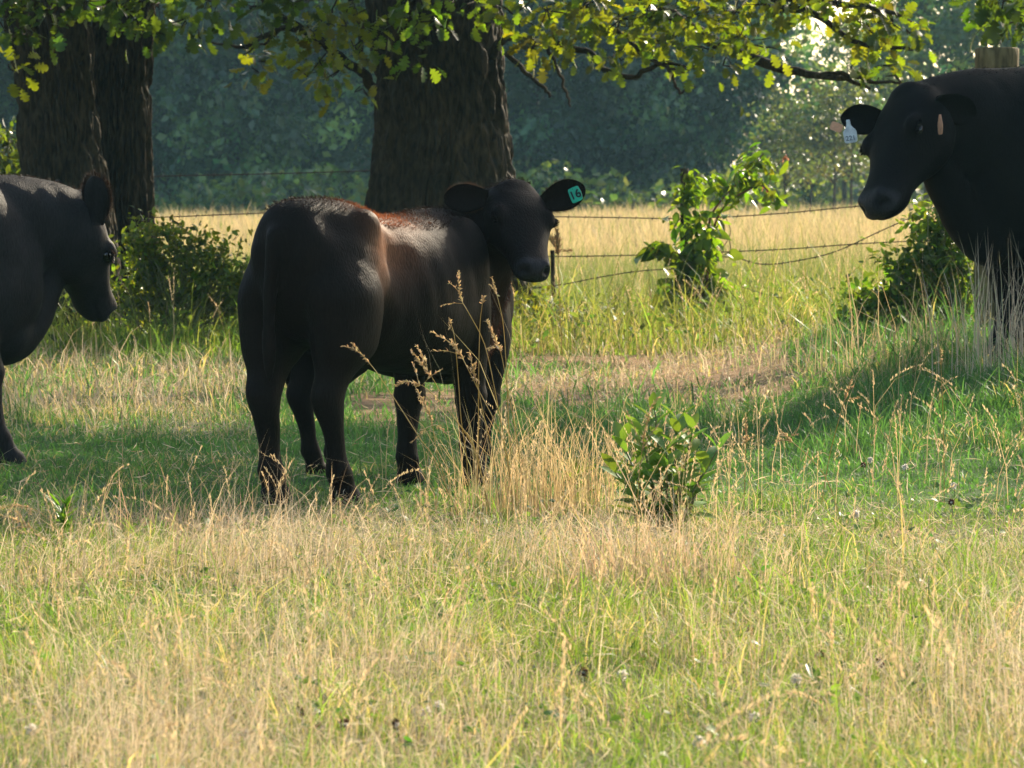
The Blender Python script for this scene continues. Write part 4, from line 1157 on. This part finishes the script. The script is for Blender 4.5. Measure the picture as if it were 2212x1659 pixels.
def vine_plant():
    D = 30.2; rng = np.random.default_rng(14)
    b = P(1500, 735, D)
    t = empty('vine_plant', (b[0], b[1], 0)); tag(t, 'tall bright green climbing weed arching over the fence wires', 'plant')
    L = np.array(t.location); lv = MB()
    stems = [[(1505, 735), (1515, 660), (1528, 590), (1535, 520), (1555, 460), (1590, 425), (1640, 395), (1690, 345)], [(1520, 735), (1525, 640), (1530, 560), (1532, 480), (1560, 430), (1620, 370), (1650, 330)],
             [(1515, 720), (1560, 680), (1545, 620), (1530, 580)], [(1490, 720), (1480, 640), (1485, 560), (1475, 470), (1480, 380), (1478, 360)], [(1530, 590), (1490, 560), (1440, 540), (1390, 535)], [(1600, 420), (1640, 400), (1665, 420), (1675, 440)]]
    for i, s in enumerate(stems):
        m = MB(); q = catmull([P(x, y, D + rng.uniform(-.1, .1)) - L for x, y in s], 24)
        tube(m, q, [.014, .011, .007, .003] if i < 2 else [.008, .006, .003], k=6)
        m.build('stem', M['redstem'] if i != 3 else M['bark'], t)
        n = 34 if i < 2 else 22
        k = rng.integers(2, 24, n)
        pp = q[k] + rng.normal(0, .03, (n, 3))
        leaves(lv, pp, rng.normal(0, 1, (n, 3)) * [1, 1, .5] + [0, 0, -.55], rng.uniform(.07, .14, n), vary([.085, .15, .018], n, .25, rng, .15), T_LONG, roll=.8, rng=rng)
    for px, py, rx, ry, n, tm, sz in ((1490, 660, 50, 40, 110, T_HEART, .11), (1480, 600, 45, 40, 110, T_HEART, .11), (1540, 640, 40, 45, 60, T_HEART, .12), (1510, 540, 45, 35, 90, T_HEART, .10), (1500, 480, 42, 30, 60, T_LONG, .12), (1490, 420, 40, 30, 50, T_LONG, .11),
                                  (1510, 385, 32, 18, 34, T_LONG, .10), (1430, 540, 28, 14, 20, T_HEART, .14), (1560, 400, 28, 26, 26, T_LONG, .12), (1600, 370, 30, 26, 26, T_LONG, .12), (1640, 340, 26, 22, 30, T_LONG, .11), (1655, 385, 18, 18, 10, T_LONG, .12), (1480, 700, 55, 22, 90, T_HEART, .10), (1560, 690, 30, 20, 20, T_HEART, .14), (1590, 570, 0, 0, 1, T_LONG, .1)):
        c = P(px, py, D) - L; s = F / D
        pp = c + rng.normal(0, .55, (n, 3)) * [rx / s, .14, ry / s]
        leaves(lv, pp, rng.normal(0, 1, (n, 3)) * [1, 1, .4] + [0, 0, -.6], sz * rng.uniform(.6, 1.2, n), vary([.09, .16, .02], n, .25, rng, .15), tm, roll=.8, rng=rng)
    lv.build('foliage', M['leaf'], t)
    fl = MB()
    for s in ([(1690, 345), (1700, 340)], [(1640, 395), (1660, 415), (1672, 428)]):
        q = catmull([P(x, y, D) - L for x, y in s], 20)
        leaves(fl, q + rng.normal(0, .006, (20, 3)), rng.normal(0, 1, (20, 3)), .022, vary([.45, .20, .12], 20, .2, rng), T_FAR, rng=rng)
    fl.build('flower_spike', M['dry'], t)
vine_plant()

def milkweed():
    D = 13.1; rng = np.random.default_rng(31)
    b = P(1440, 1140, D); z0 = float(gz(b[0], b[1]))
    t = empty('milkweed_plant', (b[0], b[1], z0)); tag(t, 'broad leaved green milkweed clump among the dry stalks', 'plant')
    L = np.array(t.location); lv = MB()
    tops = [(1345, 945), (1415, 875), (1385, 930), (1465, 900), (1495, 925), (1550, 960), (1330, 1010), (1440, 965), (1520, 1010), (1400, 990), (1365, 1040), (1470, 1030)]
    for i, (x, y) in enumerate(tops):
        e = P(x, y + 12, D + rng.uniform(-.14, .14)) - L
        bs = np.array([(x - 1440) / F * D * .35, rng.uniform(-.08, .08), 0])
        q = catmull([bs, bs * .4 + e * .5 + [0, 0, .02], e], 24)
        m = MB(); tube(m, q, [.006, .004, .0025], k=6); m.build('stem', M['stem'], t)
        npair = 7 if y < 960 else 4
        az = rng.uniform(0, 6.28)
        for j in range(npair):
            f = .22 + .78 * (j / (npair - 1)); p = q[min(23, int(f * 23))]
            az += math.pi / 2 + rng.normal(0, .15)
            for sgn in (1, -1):
                up = .35 + 1.1 * f ** 2
                d = np.array([math.cos(az) * sgn, math.sin(az) * sgn, up + rng.normal(0, .15)])
                sz = (.135 - .045 * f) * rng.uniform(.8, 1.15)
                leaves(lv, p[None], d[None], sz, vary([.15, .26, .055], 1, .15, rng, .1), T_LONG, up=np.array([0, 0, 1.0]), roll=.25, rng=rng)
    lv.build('foliage', M['dullleaf'], t)
milkweed()

def leafy_tuft(name, label, cat, px, py, D, n, ln, col, seed, spread=1.0, tmpl=T_LONG, wob=.3):
    rng = np.random.default_rng(seed)
    b = P(px, py, D); z0 = float(gz(b[0], b[1]))
    t = empty(name, (b[0], b[1], z0)); tag(t, label, cat)
    mb = MB(); st = MB()
    tube(st, [(0, 0, -.01), (.005, 0, ln * .5), (0, .005, ln)], [.004, .002], n=6, k=5)
    f = rng.random(n)
    p = np.c_[rng.normal(0, .01, n), rng.normal(0, .01, n), f * ln * .9]
    az = rng.uniform(0, 6.283, n)
    d = np.c_[np.cos(az) * spread, np.sin(az) * spread, .4 + f * .9 + rng.normal(0, wob, n)]
    leaves(mb, p, d, ln * rng.uniform(.45, .8, n), vary(col, n, .2, rng, .1), tmpl, roll=.3, rng=rng)
    mb.build('foliage', M['leaf'], t); st.build('stem', M['stem'], t)
    return t
T_NARROW = leaf_template([(0, .02), (.3, .06), (.7, .05), (1, .005)], .3, .3)
leafy_tuft('weed_plant', 'feathery green weed tuft at the left of the foreground', 'plant', 140, 1180, 12.6, 60, .12, [.07, .17, .03], 4, tmpl=T_NARROW)
leafy_tuft('weed_plant', 'small broad leaved weed just left of the milkweed clump', 'plant', 1245, 1075, 13.9, 16, .13, [.10, .17, .03], 5)
leafy_tuft('weed_plant', 'lone upright weed with paired leaves low at the right', 'plant', 1770, 1590, 8.5, 12, .085, [.10, .19, .04], 6)

# tall pale dead grass in front of the bull
def dead_clump():
    rng = np.random.default_rng(41)
    b = P(2170, 800, 19.0); z0 = float(gz(b[0], b[1]))
    t = empty('dry_grass_clump', (b[0], b[1], z0)); tag(t, 'tall pale dead grass clump in front of the bull', 'grass clump')
    mb = MB(); n = 170
    xy = rng.normal(0, 1, (n, 2)) * [.16, .12] + [0, 0]
    xy[:, 0] += .05
    h = rng.uniform(.2, .72, n)
    blades(mb, xy, h, .0048, rng.gamma(1.6, .12, n), rng.uniform(0, 6.283, n), vary([.52, .45, .33], n, .15, rng, .05), z0=np.full(n, -.01), rng=rng)
    mb.build('stems', M['dry'], t)
dead_clump()
def low_clump(label, px, py, D, n, h, col, seed, sx=.2):
    rng = np.random.default_rng(seed)
    b = P(px, py, D); z0 = float(gz(b[0], b[1]))
    t = empty('dry_grass_clump', (b[0], b[1], z0)); tag(t, label, 'grass clump')
    mb = MB(); xy = rng.normal(0, 1, (n, 2)) * [sx, sx * .7]
    blades(mb, xy, rng.gamma(6, h / 6, n), .0032 * D / 14, rng.gamma(2.4, .22, n), rng.uniform(0, 6.283, n), vary(col, n, .15, rng, .06), z0=np.full(n, -.01), rng=rng)
    mb.build('stems', M['dry'], t)
low_clump('brownish dry grass clump below the dark shrub on the bank', 1960, 770, 20.5, 260, .32, [.42, .34, .18], 51, .45)
low_clump('pinkish matted hay clump in the left foreground', 330, 1150, 12.9, 420, .14, [.52, .37, .22], 52, .22)
low_clump('pinkish dry grass clump in the middle of the foreground', 1420, 1280, 11.0, 520, .18, [.52, .38, .23], 53, .16)
low_clump('dense straw clump growing between the calf and the milkweed', 1190, 1120, 13.7, 560, .30, [.52, .40, .2], 54, .17)

# ------------------------------------------------------------------ single seed stalks one can point at
STALKS = [
    ('longest stalk crossing the calf, its bent head on the hind leg', [(1000, 1095), (938, 997), (909, 953), (860, 875), (820, 813), (801, 786), (775, 757), (745, 745)], 13.2, .24, 1.0),
    ('thick headed stalk leaning left before the calf belly', [(1065, 1095), (1025, 978), (986, 911), (950, 845), (932, 812), (908, 780), (890, 753)], 13.3, .32, 1.1),
    ('drooping stalk whose seed head hangs level before the calf foreleg', [(1060, 1085), (1030, 985), (996, 924), (945, 863), (918, 836), (900, 828), (880, 822), (858, 828)], 13.25, .38, 1.1),
    ('stout upright seed head just below the drooping one', [(975, 1090), (960, 1040), (945, 991), (937, 935), (929, 895), (915, 865), (903, 840)], 13.4, .42, 1.1),
    ('tallest stalk before the calf chest, tip above all others', [(1115, 1095), (1092, 975), (1070, 850), (1047, 745), (1015, 680), (996, 645), (992, 610), (993, 586)], 13.3, .32, 1.0),
    ('straight thin stalk with a small head left of the tallest', [(1015, 1075), (1008, 1000), (996, 911), (990, 820), (983, 735), (977, 705), (970, 684)], 13.35, .14, .8),
    ('branching stalk with a level bent tip before the calf chest', [(1110, 1080), (1098, 1000), (1072, 920), (1037, 850), (1015, 805), (995, 765), (973, 738), (933, 714)], 13.2, .3, 1.1),
    ('tall slender stalk against the calf chest, rightmost of the high tips', [(1120, 1085), (1101, 960), (1095, 820), (1088, 709), (1079, 658), (1070, 625), (1063, 597)], 13.3, .22, .9),
    ('upright stalk with a short head between the two tallest', [(1030, 1080), (1033, 927), (1034, 800), (1037, 700), (1041, 665), (1044, 639)], 13.4, .12, .9),
    ('upright twin headed stalk over the calf foreleg', [(1085, 1080), (1066, 991), (1045, 900), (1033, 840), (1023, 800), (1015, 760)], 13.25, .3, 1.0),
    ('stalk with a heavy head right of the calf foreleg', [(1140, 1090), (1118, 960), (1098, 850), (1084, 770), (1069, 728), (1052, 690)], 13.3, .35, 1.1),
    ('golden stalk rising alone from the green grass, slightly tilted', [(1778, 1085), (1795, 990), (1812, 910), (1826, 850), (1835, 815)], 13.8, .3, 1.0),
    ('very tall thin straight stalk at the right of the pasture', [(2048, 1060), (2043, 950), (2036, 850), (2030, 790), (2026, 752)], 14.2, .22, .9),
    ('blurred near stalk in front of the milkweed', [(1375, 1240), (1378, 1120), (1384, 1010), (1393, 930), (1405, 880), (1425, 845)], 10.2, .5, 1.0),
    ('thin stalk rising right beside the milkweed top', [(1610, 1095), (1612, 1010), (1610, 950), (1607, 895)], 13.6, .35, .9),
    ('leaning stalk right of the milkweed with brown head', [(1830, 1110), (1790, 1040), (1740, 980), (1700, 945), (1680, 925)], 13.0, .3, 1.0),
    ('pale dead stalk bent over at its tip in the near foreground', [(1128, 1700), (1130, 1590), (1134, 1500), (1142, 1445), (1156, 1422), (1166, 1440), (1170, 1452)], 7.9, .05, .8),
    ('arching pale seed head at the left edge of the foreground', [(180, 1260), (150, 1190), (110, 1130), (70, 1098), (30, 1090), (-10, 1096)], 11.8, .4, 1.0),
    ('long leaning straw stalk across the left foreground', [(240, 1370), (180, 1260), (120, 1180), (60, 1130), (10, 1105)], 10.6, .3, 1.0),
    ('single stalk beside the vine plant reaching above the far grass', [(1215, 690), (1207, 600), (1205, 540), (1203, 500)], 26.0, .4, 1.6),
]
for i, (lab, lst, D, head, sp) in enumerate(STALKS):
    pts = np.array([P(x, y, D + (.06 if j % 2 else 0)) for j, (x, y) in enumerate(lst)])
    pts[:, 1] += np.linspace(.12, -.1, len(pts))
    base = np.array([pts[0][0], pts[0][1], float(gz(pts[0][0], pts[0][1]))])
    pts[0] = base
    t = empty('grass_stalk', base); tag(t, lab, 'grass stalk', 'single seeding grass stalks')
    rr = np.random.default_rng(100 + i)
    st, hd = stalk_arrays(pts - base, head, rr, .0013 * (D / 13.5) * (1.9 if 'pale dead' in lab else 1), sp * D / 13.5, int(58 * head / .3), 3 if head > .25 else 1,
                          scol=np.array([.55, .5, .3]) if 'pale dead' in lab else None)
    st.build('stem', M['dry'], t); hd.build('seed_head', M['dry'], t)

# small flower heads in the grass
def flower(px, py, D, kind, lab, grp):
    b = P(px, py, D); z0 = float(gz(b[0], b[1]))
    t = empty(kind, (b[0], b[1], z0)); tag(t, lab, 'flower', grp)
    h = max(.05, b[2] - z0)
    s = MB(); tube(s, [(0, 0, -.01), (.004, 0, h * .5), (0, 0, h)], .0012, n=5, k=4); s.build('stem', M['stem'], t)
    m = MB(); rg = np.random.default_rng(int(px * 7 + py))
    n = 46; d = nrm(rg.normal(0, 1, (n, 3)) + [0, 0, .35])
    leaves(m, np.array([0, 0, h]) + d * .003, d, .011 if kind == 'clover_flower' else .010, (.72, .68, .62) if kind == 'clover_flower' else (.07, .035, .02), T_FAR, rng=rg)
    ellipsoid(m, np.array([0, 0, h]), np.diag([.006, .006, .005]))
    m.build('flower_head', M['dry'], t)
for px, py in ((66, 1605), (527, 1610), (922, 1550), (948, 1535), (1345, 1470), (1510, 1620), (1955, 1018), (1880, 1000), (1850, 1118), (2060, 1055), (1720, 1470), (1630, 1560)):
    D = 1.1 * F / (py + 25 - 400) if py < 1150 else 1.1 * F / (py + 45 - 400)
    flower(px, py, D, 'clover_flower', 'small white clover head among the short green grass', 'white clover heads')
for px, py in ((650, 1560), (745, 1585), (690, 1598), (1770, 1418), (1620, 1362), (1900, 1435), (1260, 1465), (857, 1580), (2055, 1085), (1865, 1005)):
    D = 1.1 * F / (py + 45 - 400)
    flower(px, py, D, 'dried_flower', 'dark brown dried flower head among the tan grass', 'dried flower heads')

# ------------------------------------------------------------------ fence
fence = empty('wire_fence', (0, 30.6, 0)); tag(fence, 'sagging barbed wire fence between the pasture and the hay field', 'fence')
FL = np.array(fence.location)
def wire(lst, D0=30.6, D1=30.6, barbs=True, r=.0042):
    n = len(lst)
    q = catmull([P(x, y, D0 + (D1 - D0) * i / (n - 1)) - FL for i, (x, y) in enumerate(lst)], 10 * n)
    m = MB(); tube(m, q, r, k=6)
    if barbs:
        seg = np.r_[0, np.cumsum(np.linalg.norm(np.diff(q, axis=0), axis=1))]
        for s in np.arange(.06, seg[-1], .125):
            c = np.array([np.interp(s, seg, q[:, i]) for i in range(3)])
            for d in ((.35, .2, 1), (-.35, .3, -1), (.3, -1, .5)):
                dd = nrm(np.array(d)) * .015
                tube(m, [c - dd, c + dd], [.0028, .0015], k=4)
    return m.build('barbed_wire' if barbs else 'tie_wire', M['wire'], fence)
wire([(-250, 394), (0, 388), (325, 381), (560, 376), (800, 369), (900, 366)])
wire([(-250, 484), (0, 478), (325, 470), (500, 463), (640, 459), (850, 462), (1194, 468), (1330, 470), (1450, 472), (1560, 469), (1700, 460), (1850, 446), (2050, 432), (2300, 420)])
wire([(850, 545), (1000, 549), (1190, 554), (1420, 550), (1545, 545), (1700, 538), (1850, 527), (1990, 520), (2300, 508)])
wire([(1020, 628), (1110, 626), (1200, 617), (1300, 598), (1370, 587), (1440, 582), (1530, 585)])
wire([(1530, 560), (1545, 555), (1590, 557), (1640, 570), (1700, 567), (1800, 545), (1900, 500), (1990, 460), (2060, 430), (2150, 395)])
wire([(1540, 600), (1560, 607), (1600, 620), (1680, 642), (1780, 658), (1900, 668)])
wire([(1568, 470), (1578, 500), (1565, 530), (1547, 552), (1560, 552), (1578, 540), (1575, 515), (1582, 555)], barbs=False, r=.003)
def post(px, D, zt, r, mat, lab, lean=0.0, k=24):
    x = P(px, 500, D)[0]
    m = MB()
    n = 40; zz = np.linspace(-.1, zt, n)
    ang = np.linspace(0, 2 * math.pi, k, endpoint=False)
    R = r * (1 + .05 * (vnoise(ang[None] * 5, zz[:, None] * 2, 1, 3) - .5) + .02 * (zz[:, None] < .3))
    V = np.stack([x + lean * zz[:, None] + R * np.cos(ang)[None], D + R * np.sin(ang)[None], zz[:, None] + 0 * ang[None]], -1).reshape(-1, 3) - FL
    top = V[-k:].copy(); topi = (top - top.mean(0)) * .93 + top.mean(0) + [0, 0, r * .06]
    V = np.vstack([V, topi])
    m.add(V, [ring_faces(n + 1, k), (np.arange(k) + n * k)[None]])
    o = m.build('post', mat, fence); o['label'] = lab
    return o
post(2152, 24.5, 1.1 + 293 * 24.5 / F, .13, M['post'], 'thick round weathered wooden corner post', k=40)
post(1197, 30.5, .62, .016, M['bark'], 'thin dark stick post', -.02)
post(1132, 30.5, .42, .014, M['bark'], 'short dark stick post', .03)
post(1478, 30.6, 1.22, .03, M['bark'], 'thin post inside the climbing weed')
post(-60, 30.8, 1.3, .06, M['bark'], 'round post at the left')

# ------------------------------------------------------------------ far tree line
def crown_mesh(seed, W, H, z0, nclump, nleaf, size, base):
    rng = np.random.default_rng(seed); mb = MB()
    for _ in range(nclump):
        d = nrm(rng.normal(0, 1, 3)); rr = rng.uniform(.6, 1.0)
        c = np.array([0, 0, z0 + H / 2]) + d * rr * np.array([W / 2, W / 2, H / 2]) * (1 + rng.normal(0, .12))
        cr = rng.uniform(.5, 1.05)
        pp = c + rng.normal(0, .5, (nleaf, 3)) * cr * [1.1, 1.1, .75]
        cc = np.array(base) * np.exp(rng.normal(0, .55)) * np.array([1 + rng.normal(0, .18), 1, 1 + rng.normal(0, .15)])
        leaves(mb, pp, rng.normal(0, 1, (nleaf, 3)) + [0, 0, -.3], size * rng.uniform(.6, 1.3, nleaf), vary(cc, nleaf, .12, rng, .06), T_FAR, up=nrm(pp - c + [0, 0, .25]) * 1.5, roll=.45, rng=rng)
    return mb
def far_trunk(seed, h, r, limbs):
    rng = np.random.default_rng(seed); mb = MB()
    bend = rng.normal(0, .25, 2)
    tube(mb, [(0, 0, -.2), (bend[0] * .3, 0, h * .3), (bend[0], bend[1], h * .65), (bend[0] * 1.3, bend[1], h)], [r, r * .75, r * .5, r * .15], n=16, k=9)
    for _ in range(limbs):
        z = rng.uniform(.25, .75) * h; az = rng.uniform(0, 6.28); ln = rng.uniform(.18, .35) * h
        e = np.array([math.cos(az) * ln, math.sin(az) * ln, z + ln * .6])
        tube(mb, [(bend[0] * z / h, bend[1] * z / h, z), e * [.5, .5, 1] - [0, 0, ln * .2], e], [r * .4, r * .1], n=8, k=6)
    return mb
PROTO = []
FARC = [.046, .10, .052]
for i, (W, H, z0, nc, base) in enumerate(((7.5, 10, .6, 130, FARC), (6.5, 9, .4, 110, [.056, .108, .048]), (8.5, 12, .9, 150, [.040, .095, .055]))):
    PROTO.append((crown_mesh(200 + i, W, H, z0, nc, 170, .24, base), far_trunk(300 + i, z0 + H * .8, .26, 8)))
LIGHT = (crown_mesh(220, 6.5, 7.5, 3.4, 60, 110, .28, [.07, .12, .035]), far_trunk(320, 9.5, .17, 10))
SLIM = (crown_mesh(221, 2.6, 3.6, 1.7, 26, 60, .2, [.06, .09, .03]), far_trunk(321, 4.2, .075, 9))
def far_tree(proto, px, D, sc, rz, name, label, cache={}):
    x = P(px, 400, D)[0]
    t = empty(name, (x, D, float(gz(x, D)) - .05), rz); t.scale = (sc, sc, sc)
    tag(t, label, 'tree', 'trees of the far tree line')
    k = id(proto)
    if k not in cache:
        cache[k] = (proto[0].build('crown', M['farleaf'], t), proto[1].build('trunk', M['farbark'], t))
    else:
        for o in cache[k]:
            c = o.copy(); COL.objects.link(c); c.parent = t
    return t
FAR = [
    (PROTO[0], -120, 122, 1.05, .3, 'far tree beyond the left edge behind the thick left trunk'), (PROTO[1], 60, 118, 1.1, 1.2, 'far tree showing left of the thick left trunk'),
    (PROTO[2], 300, 126, 1.0, 2.2, 'far dark tree hidden behind the narrow oak'), (PROTO[0], 450, 119, 1.05, 4.0, 'far dark tree right beside the narrow oak'),
    (PROTO[1], 580, 116, 1.12, 5.1, 'far tree with bright gap at its foot, above the calf rump'), (PROTO[2], 740, 124, 1.0, .9, 'far tree touching the left side of the broad oak trunk'),
    (PROTO[0], 960, 125, 1.0, 3.0, 'far tree mostly hidden behind the broad oak trunk'), (PROTO[1], 1150, 120, 1.1, 2.0, 'far tree touching the right side of the broad oak trunk'),
    (PROTO[2], 1330, 122, .95, 1.6, 'far dark tree above the calf ear tag'), (PROTO[0], 1430, 117, 1.0, 5.5, 'far dark tree behind the top of the climbing weed'),
    (PROTO[1], 1490, 119, .9, 2.7, 'far dark tree at the right end of the dense wood'), (PROTO[1], 1690, 130, .40, .5, 'low far tree under the bright sky gap'),
]
for pr, px, D, sc, rz, lab in FAR: far_tree(pr, px, D, sc, rz, 'broadleaf_tree', lab)
for px, D, sc, rz, lab in ((2000, 135, .72, .4, 'pale hazy tree above the bull ear'), (2150, 128, .85, 2.1, 'pale hazy tree above the bull back'), (2290, 138, 1.1, 3.3, 'pale hazy tree behind the wooden post'), (1825, 150, .66, 4.4, 'pale hazy tree furthest off in the sky gap'), (2380, 130, 1.1, 5.0, 'pale hazy tree beyond the right edge')):
    far_tree(LIGHT, px, D, sc, rz, 'pale_tree', lab)
for px, D, sc, rz, lab in ((1700, 104, .58, .4, 'slim leaning sapling left of the bull ear tags'), (1800, 100, .62, 2.4, 'slim forked sapling just left of the bull muzzle'), (1750, 108, .55, 4.0, 'slim sapling between the two forked ones'), (1840, 106, .66, 5.2, 'slim sapling behind the bull nose')):
    far_tree(SLIM, px, D, sc, rz, 'slim_tree', lab)
# the mass of the wood further back, and the scrub at its foot
def wood():
    rng = np.random.default_rng(61); mb = MB()
    n = 26000
    px = rng.uniform(-500, 1560, n); D = rng.uniform(132, 150, n)
    x = (px - 1106) / F * D; z = rng.uniform(0, 1, n) ** .9 * (10.5 + 2 * np.sin(px / 90))
    c = vary(np.array(FARC) * .45, n, .25, rng, .12)  # darker leaf colour stands in for the shade between the crowns
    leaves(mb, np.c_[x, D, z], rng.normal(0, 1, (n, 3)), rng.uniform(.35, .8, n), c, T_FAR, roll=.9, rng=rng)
    n = 5000
    px = rng.uniform(1650, 2700, n); D = rng.uniform(150, 175, n)
    z = rng.uniform(0, 1, n) ** 1.2 * (2.2 + 1.2 * np.sin(px / 70) + 3.5 * sstep(1850, 2000, px))
    leaves(mb, np.c_[(px - 1106) / F * D, D, z], rng.normal(0, 1, (n, 3)), rng.uniform(.3, .7, n), vary([.06, .10, .035], n, .25, rng, .12), T_FAR, roll=.9, rng=rng)
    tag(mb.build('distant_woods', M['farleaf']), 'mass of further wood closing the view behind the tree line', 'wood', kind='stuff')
    mb = MB(); n = 7000
    px = rng.uniform(-400, 1720, n); D = rng.uniform(106, 116, n)
    x = (px - 1106) / F * D; hh = .5 + 1.5 * vnoise(px / 60, D * .1, 1, 4)
    leaves(mb, np.c_[x, D, rng.random(n) * hh], rng.normal(0, 1, (n, 3)), rng.uniform(.15, .35, n), vary([.06, .10, .025], n, .3, rng, .15), T_FAR, roll=.9, rng=rng)
    tag(mb.build('scrub_undergrowth', M['farleaf']), 'low green scrub along the foot of the far tree line', 'scrub', kind='stuff')
wood()

# ------------------------------------------------------------------ haze
def haze():
    m = bpy.data.materials.new('hazy air'); m.use_nodes = True
    t = m.node_tree
    for n in list(t.nodes):
        if n.type != 'OUTPUT_MATERIAL': t.nodes.remove(n)
    v = t.nodes.new('ShaderNodeVolumePrincipled')
    v.inputs['Color'].default_value = (.45, .85, 1.0, 1)
    v.inputs['Density'].default_value = 0.0003
    v.inputs['Anisotropy'].default_value = 0.2
    t.links.new(v.outputs[0], t.nodes['Material Output'].inputs['Volume'])
    mb = MB()
    x0, x1, y0, y1, z0, z1 = -520, 520, -70, 920, -2, 18
    V = [(x, y, z) for z in (z0, z1) for x, y in ((x0, y0), (x1, y0), (x1, y1), (x0, y1))]
    mb.add(V, [np.array([[3, 2, 1, 0], [4, 5, 6, 7], [0, 1, 5, 4], [1, 2, 6, 5], [2, 3, 7, 6], [3, 0, 4, 7]])])
    tag(mb.build('haze', m, smooth=False), kind='stuff')
haze()
